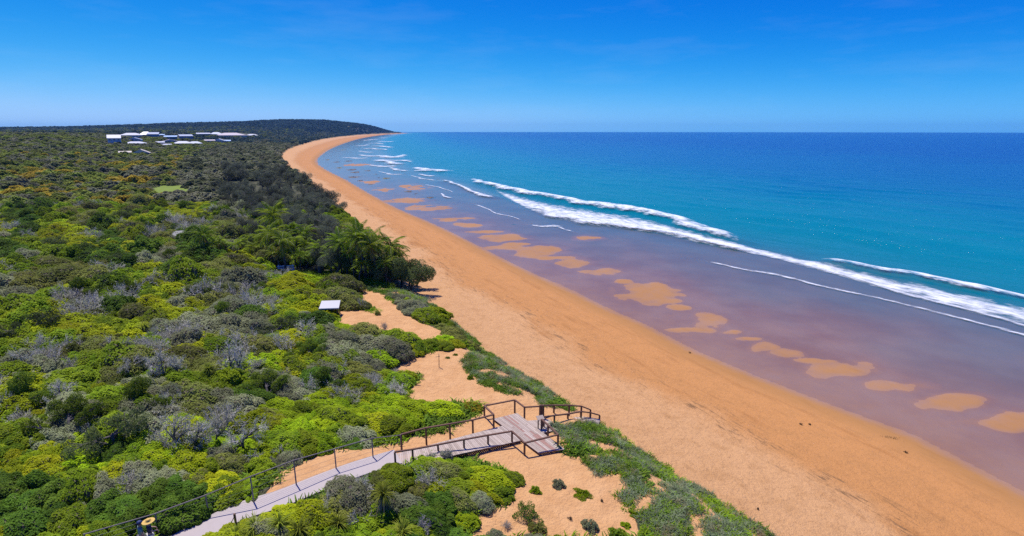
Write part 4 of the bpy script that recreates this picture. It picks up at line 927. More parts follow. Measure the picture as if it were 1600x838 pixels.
for a in [(911,774,0.75,'bg','bright green oval mat of creeper on the sand below the platform',0.22),(873,760,0.55,'gg','grey green tuft on the sand left of the bright green mat',0.5),(837,769,0.45,'g','small green tuft on the sand left of the grey green tuft',0.4),
          (824,808,0.95,'dg','dark leafy bush alone on the foreground sand',1.0),(804,745,0.55,'g','low green plant at the tip of the foreground scrub',0.35),(800,758,0.35,'ol','small dull plant beside the tip of the foreground scrub',0.3),
          (993,806,0.4,'bg','small bright green mat beside the dune strip',0.2),(978,822,0.35,'bg','bright green clump at the bottom edge of the dune strip',0.2),(922,826,0.6,'gg','grey green bush near the bottom edge on open sand',0.6),(966,836,0.6,'g','green creeper clump at the bottom edge of the sand',0.35),
          (790,826,0.4,'gy','bare twiggy tuft on the foreground sand',0.5),(735,592,0.4,'g','small green clump on sand beside the dune strip',0.3),(742,560,0.35,'g','green clump at the upper edge of the bare sand',0.25),(700,560,0.3,'ol','dull mat on the sand beside the tall stake',0.15),(712,555,0.3,'g','green mat on the sand right of the tall stake',0.15),
          (685,500,0.5,'dg','dark round bush on the dune strip below the trees',0.7),(600,517,0.5,'gy','dark bare bush standing up from the sand near the shelter',1.2),(840,830,0.7,'ol','olive clump at the bottom edge right of the scrub',0.5),(880,850,0.7,'g','green clump cut by the bottom edge of the view',0.4),(590,492,0.5,'ol','sprawling dull bush on the upper sand near the shelter',0.6)]:
    k = a[3]
    if k == 'gy':
        q = G(a[0], a[1]); ro = empty('sand_plant', (q[0], q[1], q[2]-0.02), 0.5, (a[2], a[2], a[5]), label=a[4], category='plant')
        for pn, lib in (('foliage', FOL), ('stems', WOOD)):
            c = bpy.data.objects.new(pn, lib['gy'][1]); COL.objects.link(c); c.parent = ro
    else: small_plant(a[0], a[1], a[2], k, a[4], a[5])

# ------------------------------------------------------------------ palms, pandanus, bare trees, casuarinas
PALM = leaf_mat('palm_leaf', (0.10,0.18,0.010), (0.42,0.52,0.03)); PALMY = leaf_mat('old_palm_leaf', (0.30,0.21,0.06), (0.45,0.34,0.12)); RACH = plain('frond_stalk', (0.24,0.25,0.08), 0.6, 0.2)
def fronds(rng, n, ln, el_lo, el_hi, droop, leaf=0.55, lw=0.035, per=26):
    V, Fq, va, S, E = [], [], [], [], []; o = 0
    for i in range(n):
        az = i*2.399+rng.normal()*0.2; el = rng.uniform(el_lo, el_hi); p = np.zeros(3); l = ln*rng.uniform(0.8, 1.1); pts = [p]; dirs = []
        for s in range(per//2):
            d = np.array([math.cos(az)*math.cos(el), math.sin(az)*math.cos(el), math.sin(el)]); p = p+d*l/(per//2); pts.append(p); dirs.append(d); el -= droop*rng.uniform(0.8, 1.2)/(per//2)
        side = np.array([-math.sin(az), math.cos(az), 0]); c = rng.random()
        for s in range(2, len(pts)):
            S.append(pts[s-1]); E.append(pts[s]); f = s/(len(pts)-1); L_ = leaf*math.sin(math.pi*(0.12+0.83*f))**0.7
            for sg in (-1, 1):
                for hlf in (0, 0.5):
                    b0 = pts[s-1]*(1-hlf)+pts[s]*hlf; dv = side*sg*0.82+dirs[s-1]*0.55+np.array([0, 0, -0.28-0.2*rng.random()]); dv /= np.linalg.norm(dv)
                    tip = b0+dv*L_*rng.uniform(0.85, 1.1); mid = b0+dv*L_*0.5+np.array([0, 0, 0.03]); wv = np.array(dirs[s-1])*lw
                    V += [b0, mid+wv, tip, mid-wv]; Fq.append((o, o+1, o+2, o+3)); o += 4; va += [c*0.6+0.4*rng.random()]*4
    return np.array(V), np.array(Fq), np.array(va), np.array(S), np.array(E)
def palm(seed, ht, lean):
    rng = np.random.default_rng(seed); tp = Vector((lean*ht*0.22, lean*ht*0.08, ht)); tr = MB().tube([(0, 0, -0.3), (0.02, 0, ht*0.3), tuple(tp*0.66+Vector((-lean*0.1, 0, 0))), tuple(tp)], [0.19, 0.14, 0.115, 0.10], 8).mesh('trunk', True)
    V, Fq, va, S, E = fronds(rng, 23, 2.7, -0.15, 1.5, 1.35, 0.62, 0.042); fr = fast_mesh('crown', V+np.array(tp), Fq, dict(var=va)); v2, f2 = segs(S+np.array(tp), E+np.array(tp), np.full(len(S), 0.022), np.full(len(S), 0.016), rng); st = fast_mesh('frond_stalks', v2, f2)
    V, Fq, va, S, E = fronds(rng, 6, 2.0, -1.2, -0.6, 0.4); dead = fast_mesh('dead_fronds', V+np.array(tp)-[0, 0, 0.12], Fq, dict(var=va))
    for me, m in ((tr, BARK), (fr, PALM), (st, RACH), (dead, PALMY)): me.materials.append(m)
    return [('trunk', tr), ('crown', fr), ('frond_stalks', st), ('dead_fronds', dead)]
PALMS = [palm(3, 4.6, 0.6), palm(9, 5.2, -0.5), palm(14, 4.2, 0.2)]
def place_parts(name, parts, loc, rz, s, **tags):
    ro = empty(name, loc, rz, s, **tags)
    for pn, me in parts:
        c = bpy.data.objects.new(pn, me); COL.objects.link(c); c.parent = ro
        if pn in ('twigs', 'frond_stalks'): c['kind'] = 'stuff'
    return ro
GP = 'coconut palms in the dip behind the dune'
for i, (bx, by, cy, lab) in enumerate([(572,436,372,'tallest coconut palm of the cluster beside the beach trees'),(590,439,384,'coconut palm just right of the tallest one in the beach cluster'),(612,441,388,'coconut palm third from the right in the beach cluster'),(628,445,404,'coconut palm at the right end of the beach cluster'),
    (553,434,396,'coconut palm left of the tallest in the beach cluster'),(604,444,412,'short coconut palm at the front of the beach cluster'),(543,430,380,'slim coconut palm at the left of the beach cluster'),(562,441,416,'low coconut palm with yellowing fronds in front of the beach cluster'),
    (447,425,378,'coconut palm standing in front of the white slatted fence'),(434,398,340,'tallest coconut palm of the middle group'),(438,424,396,'short coconut palm left of the white slatted fence'),(470,424,400,'coconut palm right of the white slatted fence'),(494,426,408,'short coconut palm between fence and beach cluster'),(455,404,362,'coconut palm behind the white slatted fence'),(484,414,384,'coconut palm in the trees right of the fence'),
    (322,410,370,'broad palm with arching fronds right of the pale building'),(372,409,384,'small palm between the golden shrubs'),(349,404,378,'palm behind the golden shrubs'),(398,407,388,'small palm left of the middle palm group'),(415,402,372,'palm at the left of the middle group'),(582,432,376,'palm close behind the tallest of the beach cluster'),(598,432,382,'palm in the thick of the beach cluster'),(620,438,398,'palm crowded against the right end of the beach cluster'),(566,430,388,'palm between the tallest and the left of the beach cluster'),(640,448,416,'short palm under the rightmost beach tree'),(534,428,392,'palm left of the slim one in the beach cluster'),(518,428,400,'palm in the gap between the beach cluster and the fence'),(505,424,390,'palm behind the gap right of the fence'),(462,416,376,'palm over the right end of the white slatted fence'),(425,412,366,'palm left of the fence with a full crown'),(476,406,366,'tall palm behind the trees right of the fence'),(336,408,384,'low palm beside the broad arching one')]):
    q = G(bx, by); ht = max(1.6, top_z(q[0], q[1], cy-7)-q[2]-0.6); pr = PALMS[i % 3]; h0 = (4.6, 5.2, 4.2)[i % 3]; s = max(0.75, min(1.25, ht/h0*0.9+0.1))
    place_parts('coconut_palm', pr, q, random.random()*6.28, (s*1.0, s*1.0, ht/h0 if ht/h0 > 0.5 else 0.5), label=lab, category='palm tree', group=GP)
# pandanus: rosettes of strap leaves, skirt of dead leaves
PANL = leaf_mat('pandanus_leaf', (0.13,0.19,0.016), (0.40,0.43,0.05)); PAND = leaf_mat('dead_pandanus_leaf', (0.19,0.13,0.075), (0.40,0.29,0.17), 0.15)
def straps(rng, n, ln, el0, el1, droop, wd):
    V, Fq, va = [], [], []; o = 0
    for i in range(n):
        az = rng.random()*6.283; el = rng.uniform(el0, el1); l = ln*rng.uniform(0.7, 1.15); p = np.array([math.cos(az), math.sin(az), 0])*0.06; side = np.array([-math.sin(az), math.cos(az), 0]); c = rng.random()
        for s in range(5):
            w_ = wd*(1-0.9*(s/4)**1.5); V += [p-side*w_, p+side*w_]; va += [c, c]
            p = p+np.array([math.cos(az)*math.cos(el), math.sin(az)*math.cos(el), math.sin(el)])*l/4; el -= droop/4
        for s in range(4): Fq.append((o+2*s, o+2*s+1, o+2*s+3, o+2*s+2))
        o += 10
    return np.array(V), np.array(Fq), np.array(va)
def pandanus(seed, ht, skirt=True):
    rng = np.random.default_rng(seed); parts = []
    tr = MB().tube([(0, 0, -0.2), (0.05, 0.02, ht*0.5), (0.02, 0, ht)], [0.10, 0.085, 0.09], 7).mesh('trunk', True); tr.materials.append(BARK); parts.append(('trunk', tr))
    V, Fq, va = straps(rng, 130, 0.95, -0.3, 1.5, 1.5, 0.028); me = fast_mesh('crown', V+[0, 0, ht], Fq, dict(var=va)); me.materials.append(PANL); parts.append(('crown', me))
    if skirt:
        V, Fq, va = straps(rng, 120, 1.25, -1.45, -0.75, 0.5, 0.022); me = fast_mesh('dead_skirt', V+[0, 0, ht-0.05], Fq, dict(var=va)); me.materials.append(PAND); parts.append(('dead_skirt', me))
    return parts
for i, (bx, by, cy, sk, lab) in enumerate([(602,812,765,1,'grass tree with a shaggy brown skirt of dead leaves in the foreground scrub'),(330,600,570,1,'yellow green grass tree with brown skirt between the bare trees'),(228,528,503,1,'bright yellow green grass tree above the bare trees'),
    (400,836,818,0,'spiky rosette plant beside the near edge of the path'),(438,832,812,0,'spiky rosette plant right of the one at the path edge'),(500,826,802,0,'large spiky rosette plant in the foreground scrub'),(530,838,812,0,'spiky rosette plant at the bottom edge near dead branches'),(630,852,826,0,'spiky rosette plant at the bottom edge below the grass tree'),(470,846,822,0,'spiky rosette plant at the bottom edge below the path'),(370,850,832,0,'spiky rosette plant cut by the bottom edge near the post'),
    (252,532,512,0,'low spiky plant right of the upper grass tree')]):
    q = G(bx, by); ht = max(0.25, top_z(q[0], q[1], cy+8)-q[2]); place_parts('grass_tree' if sk else 'rosette_plant', pandanus(40+i, ht, bool(sk)), q, random.random()*6, 1.0, label=lab, category='plant')
# bare and dead trees
def bare_tree(seed, ht, fork=False, pale=False):
    rng = np.random.default_rng(seed); d0 = [[0.1, 0, 1]] if not fork else [[-0.45, 0, 0.9], [0.28, 0.1, 1.0]]
    S, E, A, B, tips = branching(rng, [[0, 0, -0.2]]*len(d0), d0, [ht*0.40]*len(d0), 0.028*ht, 5, 4, 0.55, 0.64, 0.05, 0.16)
    th = A > 0.03*ht*0.28; V, Fq = segs(S[th], E[th], A[th], B[th], rng, 6); tr = fast_mesh('trunk', V, Fq, None, True); tr.materials.append(PALEB if pale else BARK)
    V, Fq = segs(S[~th], E[~th], np.maximum(A[~th], 0.006), np.maximum(B[~th], 0.004), rng, 3); tw = fast_mesh('twigs', V, Fq); tw.materials.append(PALEB if pale else TWIG)
    lf = tips[rng.choice(len(tips), min(len(tips), 900))]+rng.normal(size=(min(len(tips), 900), 3))*0.1; lv, lq = leaves(lf, rng.normal(size=lf.shape)+[0, 0, .5], 0.10, 0.5, rng); fo = fast_mesh('leaves', lv, lq, dict(var=rng.random(len(lv)))); fo.materials.append(TWIGLEAF)
    return [('trunk', tr), ('twigs', tw)]+([] if pale else [('leaves', fo)])
for i, (bx, by, ht, fk, pl, lab) in enumerate([(258,596,4.2,0,0,'bare grey tree with a thick dark trunk left of the grass tree'),(270,594,3.6,0,0,'bare tree with a thin straight trunk beside the thick dark one'),(371,592,4.2,1,0,'dark forked bare tree right of the grass tree'),(408,588,2.6,0,0,'small bare tree right of the forked one'),(240,600,3.2,0,0,'bare tree left of the thick dark trunk'),(205,596,3.4,0,0,'twiggy bare tree near the left edge above the green carpet'),
    (274,704,3.6,0,0,'bare tree with dark trunk over bright grass above the path'),(304,704,3.6,0,0,'straight bare tree right of its twin over bright grass'),(384,706,3.4,0,0,'crooked bare tree arching over bright grass'),(338,700,3.0,0,0,'thin grey bare tree between the arching and straight ones'),(402,722,1.7,0,1,'small bleached dead sapling near the wire fence'),(684,724,1.2,1,0,'small twisted bare bush in front of the boardwalk railing'),(702,722,1.2,1,0,'second twisted bare bush right of the first by the railing'),
    (572,822,1.9,1,1,'bleached dead branches rising in the foreground scrub'),(664,842,1.6,1,1,'bleached dead branches at the bottom edge right of the grass tree'),(300,545,3.0,0,0,'wide grey twiggy tree in the grey band of scrub'),(340,552,3.0,0,0,'grey twiggy tree left of the forked bare tree'),(225,560,3.0,0,0,'grey twiggy tree below the upper grass tree'),(186,560,3.0,0,0,'grey twiggy tree at the left edge beside rusty foliage'),(440,716,1.6,0,1,'pale dead shrub beside the bare sand by the fence'),(95,640,3.4,0,0,'bare tree far down the left edge of the view'),(40,590,3.2,0,0,'bare tree outside the dense scrub at far left')]):
    q = G(bx, by); place_parts('dead_tree' if pl else 'bare_tree', bare_tree(200+i, ht, fk, pl), q, random.uniform(-0.3, 0.3), 1.0, label=lab, category='tree')
CASL = leaf_mat('casuarina_leaf', (0.075,0.085,0.048), (0.235,0.25,0.155)); CASG = leaf_mat('beach_tree_leaf', (0.06,0.09,0.025), (0.21,0.25,0.08))
def cas(seed, h_, sp, m, leaf=0.20, asp=0.22):
    (V, Fq), (lv, lf, va), cen, rr = tree_parts(seed, h_, sp, 9000, leaf, asp, 0.12, 0.35); a = fast_mesh('trunk', V, Fq, None, True); a.materials.append(BARK); b = fast_mesh('crown', lv, lf, dict(var=va)); b.materials.append(m); return [('trunk', a), ('crown', b)]
CAS = [cas(1, 6, 3.4, CASL), cas(2, 6, 3.0, CASL), cas(5, 6, 3.8, CASL), cas(8, 6, 3.2, CASG, 0.2, 0.4)]
for i, (bx, by, ht, lab) in enumerate([(560,428,4.6,'green tree filling the back of the palm cluster'),(588,432,4.4,'green tree between the palms of the beach cluster'),(612,436,4.2,'green tree at the right of the palm cluster'),(535,424,4.8,'green tree at the left of the palm cluster'),(508,420,4.8,'green tree left of the palm cluster by the gap'),(478,418,4.4,'green tree right of the white slatted fence'),(425,406,4.2,'green tree left of the white slatted fence'),(395,400,3.8,'green tree behind the golden shrubs'),(345,396,3.6,'green tree behind the broad palm'),(455,396,5.0,'green tree behind the middle palms')]):
    place_parts('broadleaf_tree', CAS[3], G(bx, by), i*1.7, ht/6, label=lab, category='tree', group='green trees among the palms')
CASM = leaf_mat('heath_tree_leaf', (0.06,0.115,0.012), (0.24,0.32,0.03)); HT = [cas(21, 6, 4.6, CASM, 0.2, 0.5), cas(27, 6, 4.2, CASM, 0.2, 0.5), cas(33, 6, 4.8, CASG, 0.2, 0.45)]
for i, (bx, by, ht, lab) in enumerate([(188,475,3.4,'dark tree left of the grey bushes near the left edge'),(262,418,3.4,'rounded tree below the left end of the pale building'),(182,424,3.2,'dark tree at the left edge level with the golden shrubs'),(308,478,2.9,'low tree in the middle of the left slope'),(345,506,2.9,'spreading tree above the grey band'),(440,528,2.7,'dark tree left of the sandy clearing'),(486,572,2.6,'low spreading tree above the bright green thicket'),(212,648,3.2,'tree over the green carpet at the left edge'),(186,704,3.0,'dark tree at the left edge above the walkers'),(420,628,2.7,'dark tree left of the bright green thicket'),(505,612,2.4,'tree at the top of the bright green thicket'),(190,352,4.2,'tall tree at the left edge above the pale building'),(236,342,4.0,'tall tree up the slope from the pale building'),(285,334,4.0,'tree below the bright lawn'),(335,345,4.0,'tree right of and above the pale building'),(388,352,4.2,'tree at the left side of the dark grove'),(225,385,3.4,'tree left of the pale building'),(350,470,2.6,'low tree above the grey shrubs of the slope'),(410,470,2.6,'low tree left of the small shelter'),(120,470,3.4,'tree well outside the dense scrub at left'),(60,530,3.4,'tree at the far left halfway down'),(110,690,3.2,'tree at the far left low down'),(30,640,3.2,'tree at the very left low down'),(80,400,3.8,'tree at the far left high up')]):
    place_parts('heath_tree', HT[i % 3], G(bx, by), i*2.1, ht/6, label=lab, category='tree', group='low trees rising out of the scrub')
GC = 'dark beach trees along the top of the beach'
for i, (bx, by, ht, v, lab) in enumerate([(642,453,6.6,3,'rightmost beach tree leaning out over the sand'),(628,450,5.2,3,'beach tree behind the rightmost one'),(650,447,4.6,3,'lower beach tree on the seaward side of the rightmost one'),(615,448,4.8,3,'green beach tree in front of the palm cluster'),(500,428,6.0,0,'grey green beach tree left of the palm cluster'),(524,430,5.6,1,'grey green beach tree close against the palm cluster'),(514,405,7.0,2,'tall grey beach tree above the palm cluster'),(482,400,6.5,0,'grey beach tree between the two palm groups'),(545,412,6.0,1,'beach tree just behind the palm cluster'),(575,418,5.5,0,'beach tree behind the tallest palm'),(600,424,5.0,2,'beach tree at the sand behind the palms'),
      (506,383,6.5,1,'grey beach tree at the sand edge above the palms'),(470,385,6.5,2,'grey beach tree behind the middle palms'),(526,392,5.5,0,'beach tree at the sand edge nearest the palm cluster'),(404,380,5.5,1,'grey tree above the golden shrubs'),(380,368,5.0,2,'grey tree far left of the middle palms'),(448,372,6,0,'grey tree above the middle palms')]):
    q = G(bx, by); s = ht/6; place_parts('beach_tree', CAS[v], q, random.random()*6, s, label=lab, category='tree', group=GC)
CPOLY = [(345,268),(385,258),(432,262),(470,285),(505,312),(536,338),(505,372),(470,372),(430,362),(395,352),(360,332),(335,300)]
cpts = []; tries = 0
while len(cpts) < 85 and tries < 6000:
    tries += 1; bx, by = random.uniform(330, 545), random.uniform(262, 380)
    if not inpoly(np.array([bx]), np.array([by]), CPOLY)[0]: continue
    if random.random() > ((by-240)/140.0)**0.2*0.9 and by < 300: continue
    q = G(bx, by); 
    if all(math.hypot(q[0]-c[0], q[1]-c[1]) > 3.4 for c in cpts) and seg_dist(np.array([q[0]]), np.array([q[1]]), DL)[0] > 2: cpts.append((q[0], q[1], q[2], bx, by))
for i, (x, y, z0, bx, by) in enumerate(cpts):
    s = random.uniform(0.75, 1.1)*(1.0 if y < 200 else 1.2); wh = 'at the beach edge' if seg_dist(np.array([x]), np.array([y]), DL)[0] < 9 else 'back from the beach'
    wh += ' right above the palms' if by > 345 else ' in the middle of the dark grove' if by > 305 else ' at the far end of the dark grove'
    place_parts('beach_tree', CAS[i % 3], (x, y, z0), random.random()*6, s, label='dark grey green tree '+wh, category='tree', group='dark grove of beach trees '+wh)

# ------------------------------------------------------------------ the settlement
WHITE = plain('white_roof', (0.60,0.60,0.60), 0.4, 0.05, 0.3); GREYR = plain('grey_roof', (0.40,0.44,0.50), 0.45, 0.06, 0.3); BLUER = plain('blue_roof', (0.40,0.55,0.72), 0.45, 0.06, 0.3); PINKR = plain('pale_pink_roof', (0.56,0.47,0.45), 0.5, 0.06, 0.3); TANR = plain('tan_roof', (0.62,0.53,0.40), 0.5, 0.08, 0.3)
WBL = plain('slate_blue_wall', (0.10,0.19,0.32), 0.7, 0.1, 0.5); WDK = plain('dark_wall', (0.12,0.13,0.15), 0.7, 0.1, 0.5); WPALE = plain('pale_blue_wall', (0.40,0.50,0.58), 0.7, 0.08, 0.5); WTEAL = plain('teal_wall', (0.05,0.16,0.18), 0.7, 0.08, 0.5); WCREAM = plain('cream_wall', (0.55,0.50,0.43), 0.7, 0.08, 0.5)
GLASS = plain('window_glass', (0.03,0.045,0.06), 0.12, 0.1, 1.0)
BOXES = []
def house(px, base, roofy, wpx, kind, wall, roof, lab, depth=0.75):
    q = G(px, base); sc_ = math.hypot(q[0], q[1])/F*1.02; kind = 'hip' if kind == 'flat' and wpx > 15 and int(px) % 3 else kind; w_ = max(5.0, wpx*sc_*0.86); hh = max(2.6, (base-roofy)*sc_*0.95); d_ = max(5, w_*depth); e = hh*0.5 if kind != 'flat' else hh*0.34; hw = hh-e
    rz = -math.atan2(q[0], q[1])+random.uniform(-0.15, 0.15); r_ = empty('house', (q[0], q[1], q[2]-0.2), rz, label=lab, category='house', group='houses on the rise')
    put('wall', MB().box((0, 0, hw/2), (w_, d_, hw)).mesh('wall'), wall, r_); o_ = 0.5; a, b = w_/2+o_, d_/2+o_
    mb = MB()
    if kind == 'hip': mb.v = [(-a,-b,hw),(a,-b,hw),(a,b,hw),(-a,b,hw),(-a+b*0.8,0,hw+e),(a-b*0.8,0,hw+e)]; mb.f = [(0,1,5,4),(1,2,5),(2,3,4,5),(3,0,4),(3,2,1,0)]
    elif kind == 'gable': mb.v = [(-a,-b,hw),(a,-b,hw),(a,b,hw),(-a,b,hw),(0,-b,hw+e),(0,b,hw+e)]; mb.f = [(0,1,4),(1,2,5,4),(2,3,5),(3,0,4,5),(3,2,1,0)]
    else: mb.quad8([(-a,-b,hw),(a,-b,hw),(a,b,hw+e),(-a,b,hw+e),(-a,-b,hw+0.25),(a,-b,hw+0.25),(a,b,hw+e+0.25),(-a,b,hw+e+0.25)])
    put('roof', mb.mesh('roof'), roof, r_); n = max(2, int(w_/3.2)); fl = max(1, int(hw/2.9))
    for f_ in range(fl):
        for i in range(n):
            x = -w_/2+(i+0.5)*w_/n; zc = (f_+0.55)*hw/fl
            if f_ == 0 and i == n//2: put('door', MB().box((x, -d_/2-0.04, min(2.1, hw*0.85)/2), (1.0, 0.08, min(2.1, hw*0.85))).mesh('door'), WDK, r_); continue
            wd = put('window', MB().box((x, -d_/2-0.03, zc), (min(1.9, w_/n*0.6), 0.06, min(1.3, hw/fl*0.5))).mesh('window'), SHADEW, r_); put('pane', MB().box((x, -d_/2-0.06, zc), (min(1.9, w_/n*0.6)-0.2, 0.05, min(1.3, hw/fl*0.5)-0.2)).mesh('pane'), GLASS, wd)
    BOXES.append((px-wpx*0.62, px+wpx*0.62, roofy-1, base+1.5))
for a in [(180,226,214,15,'flat',WPALE,WHITE,'tall pale blue house at the left end of the settlement'),(206,214.5,209,26,'flat',WCREAM,WHITE,'house with long white roof second from left in the top row'),(229,214,207.5,14,'hip',WCREAM,WHITE,'house with cream walls and white roof left of the blue one'),(240,215.5,208.5,14,'flat',WBL,GREYR,'dark blue house in the top row'),(251,213.5,210.5,10,'flat',WBL,BLUER,'small blue roofed house right of the dark blue one'),
          (211,221,216,17,'gable',WCREAM,GREYR,'house with lilac grey gable below the top row'),(212,226.5,222,27,'flat',WCREAM,WHITE,'low house with long white roof at the front left'),(267,217.5,213,16,'flat',WTEAL,BLUER,'teal walled house with pale blue roof'),(291,217.5,211.5,17,'flat',WBL,GREYR,'dark blue house with light grey roof in the middle'),(266,223.5,218.5,19,'gable',WTEAL,PINKR,'house with pale pink gable roof in the middle'),(251,226,222,10,'flat',WCREAM,WHITE,'small white shed like house in the middle front'),(260,229,226,13,'flat',WCREAM,WHITE,'lowest small white roofed house in the middle'),
          (286,227,221.5,24,'hip',WBL,WHITE,'house with broad white roof at the front'),(305,227,221.8,18,'flat',WBL,GREYR,'house with blue grey roof right of the broad white one'),(318,212.5,208.5,18,'flat',WTEAL,WHITE,'house with thin white roof in the top row'),(338,212.5,207.5,16,'flat',WBL,GREYR,'dark fronted house left of the big pink roof'),(361,215,208.5,40,'hip',WCREAM,PINKR,'largest house with wide pale pink roof'),(394,213.5,210,16,'flat',WTEAL,WHITE,'house with white roof at the right end of the settlement'),
          (328,222.5,219,14,'flat',WCREAM,PINKR,'small house with pink walls below the big roof'),(343,223,217.5,15,'gable',WCREAM,WHITE,'house with white gable below the big pink roof'),(355,223.5,219.5,10,'flat',WTEAL,BLUER,'small teal house right of the white gable'),
          (222,244,235,20,'gable',WDK,TANR,'nearer house with pale tan roof half hidden in scrub'),(196,242,237.5,14,'flat',WCREAM,TANR,'low tan roofed shed left of the nearer house')]: house(*a)
house(284, 380, 366, 24, 'hip', SHADEW, plain('slate_roof', (0.09, 0.09, 0.10), 0.6, 0.1), 'pale building glimpsed through the scrub left of the palms', 0.28)

# ------------------------------------------------------------------ woods beyond
FARM = [leaf_mat('far_dark', (0.085,0.10,0.04), (0.27,0.29,0.115), 0.3), leaf_mat('far_olive', (0.13,0.16,0.022), (0.36,0.42,0.065), 0.3), leaf_mat('far_grey', (0.13,0.135,0.07), (0.36,0.355,0.20), 0.3), leaf_mat('far_gold', (0.26,0.22,0.018), (0.60,0.45,0.04), 0.3)]
def crowns(m, seed, n=5):
    out = []
    for j in range(n):
        V, Fq, va, cen, rr = shrub_mesh(seed+j, 1300, 0.17, 0.65, 0.85, 13); wv, wf, wa, wm = wood_and_core(seed+j, cen, rr)
        V2, F2, A2, M2 = join([(V, Fq, va, 0), (wv, wf, wa, 1)]); me = fast_mesh('crown', V2, F2, dict(var=A2), False, M2); me.materials.append(m); me.materials.append(BARK); out.append(me)
    return out
FARM.append(leaf_mat('far_haze_tint', (0.022,0.048,0.040), (0.075,0.125,0.105), 0.15))  # darker, bluer leaves for the farthest woods: distance haze put into the colour
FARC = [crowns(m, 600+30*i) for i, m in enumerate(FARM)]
LAWN = [(232,300),(240,294),(262,291),(290,291),(300,296),(296,303),(270,306),(245,306)]
bands = [(138,260,3.7,1.9,4.0,0.85),(260,480,5.0,2.6,5.6,0.85),(480,950,6.5,4.0,6.0,0.75),(950,2500,11.5,7.5,10.5,0.7),(2500,6500,21,13,17,0.62)]
pts_ = [[], [], [], [], []]
for r0, r1, st, ra, rb, hf in bands:
    xs, ys = np.meshgrid(np.arange(-r1*0.95, r1*0.05, st), np.arange(r0*0.5, r1, st)); xs = (xs+RNG.uniform(-.5, .5, xs.shape)*st).ravel(); ys = (ys+RNG.uniform(-.5, .5, ys.shape)*st).ravel()
    rr_ = np.hypot(xs, ys); k = (rr_ >= r0) & (rr_ < r1) & (xs/ys > -1.12); xs, ys = xs[k], ys[k]
    sdd = np.concatenate([seg_dist(xs[i:i+40000], ys[i:i+40000], DL) for i in range(0, len(xs), 40000)]) if len(xs) else np.zeros(0); k = sdd > np.maximum(3, 0.006*np.hypot(xs, ys)); xs, ys, sdd = xs[k], ys[k], sdd[k]
    zs_ = hz_a(xs, ys); qx, qy = proj(xs, ys, zs_); k = (qx > -60) & ~inpoly(qx, qy, LAWN)
    if r0 < 200: k &= (qy < 326) & ~inpoly(qx, qy, CPOLY)
    for x0, x1, y0, y1 in BOXES:
        if r0 >= 138: k &= ~((qx > x0) & (qx < x1) & (qy > y0) & (qy < y1-0.5))
    xs, ys, zs_, sdd = xs[k], ys[k], zs_[k], sdd[k]; f = fbm(xs/(st*6), ys/(st*6), 101)+RNG.normal(size=len(xs))*0.22; edge = sdd < 40+0.05*np.hypot(xs, ys)
    sp_ = np.where(edge, np.where(RNG.random(len(xs)) < 0.6, 0, 2), np.where(f > 0.33, 3 if r0 < 480 else 1, np.where(f > -0.05, 1, np.where(f > -0.3, 2, 0))))
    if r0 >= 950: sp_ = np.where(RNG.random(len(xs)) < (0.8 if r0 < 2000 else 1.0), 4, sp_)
    for i in range(len(xs)):
        r = RNG.uniform(ra, rb); pts_[sp_[i]].append((xs[i], ys[i], zs_[i]-0.15*r, r, r*hf*RNG.uniform(0.8, 1.25)))
for i, (nm, lab) in enumerate((('dark_woodland', 'dark woodland reaching from the dunes to the far headland'), ('olive_woodland', 'olive green woodland over the hills behind the settlement'), ('grey_woodland', 'grey green woodland of the coastal rise'), ('golden_scrub', 'golden green scrub in front of the settlement'), ('headland_forest', 'dark forest on the far headland, haze blue put into its leaf colour'))):
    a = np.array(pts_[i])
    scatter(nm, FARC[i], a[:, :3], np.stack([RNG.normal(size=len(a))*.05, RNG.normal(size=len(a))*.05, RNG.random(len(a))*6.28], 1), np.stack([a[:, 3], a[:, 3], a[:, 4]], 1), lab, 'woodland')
print('woods', [len(a) for a in pts_])
lw = np.array([G(*q) for q in LAWN]); c_ = lw.mean(0); nn_ = 24; V = [tuple(c_+[0, 0, 0.35])]; Fq = []
ring = catmull([tuple(q) for q in np.vstack([lw, lw[:1]])], 4)[:-1]
for q in ring: V.append((q[0], q[1], hz(q[0], q[1])+0.25))
Fq = [(0, 1+i, 1+(i+1) % len(ring)) for i in range(len(ring))]; me = bpy.data.meshes.new('lawn'); me.from_pydata(V, [], Fq); put('lawn', me, plain('lawn_grass', (0.17, 0.235, 0.010), 0.95, 0.45, 0.25), kind='structure')

# ------------------------------------------------------------------ rocks and weed on the flat
ROCK = plain('wet_rock', (0.085, 0.062, 0.045), 0.6, 0.4, 0.8); ROCKG = plain('weedy_rock', (0.12, 0.11, 0.04), 0.7, 0.4, 0.8)
def rock(px, py, wpx, hpx, m, lab):
    q = P(px, py, 0); sx = wpx/2*math.hypot(q[0], q[1])/F; sy = min(sx*1.6, max(sx*0.35, np.linalg.norm(P(px, py-hpx/2)-P(px, py+hpx/2))/2)); rng = np.random.default_rng(int(px*13+py)); V, Fq = [], []; n = 20; R_ = 6
    for j in range(R_+1):
        f = j/R_
        for i in range(n):
            a = 6.283*i/n; k = (1-f)*(1+0.35*math.sin(a*3+px)+0.22*math.sin(a*5+py)+rng.normal()*0.1); V.append((sx*k*math.cos(a), sy*k*math.sin(a), -0.25+(0.5+rng.random()*0.25)*math.sin(f*1.5)*min(1, sx*0.35)))
    for j in range(R_):
        for i in range(n): Fq.append((j*n+i, j*n+(i+1) % n, (j+1)*n+(i+1) % n, (j+1)*n+i))
    zz_ = hz(q[0], q[1]); put('rock', fast_mesh('rock', np.array(V), np.array(Fq)), m, None, (q[0], q[1], max(zz_, -0.1)), None, None, label=lab, category='rock', group='rocks on the tidal flat')
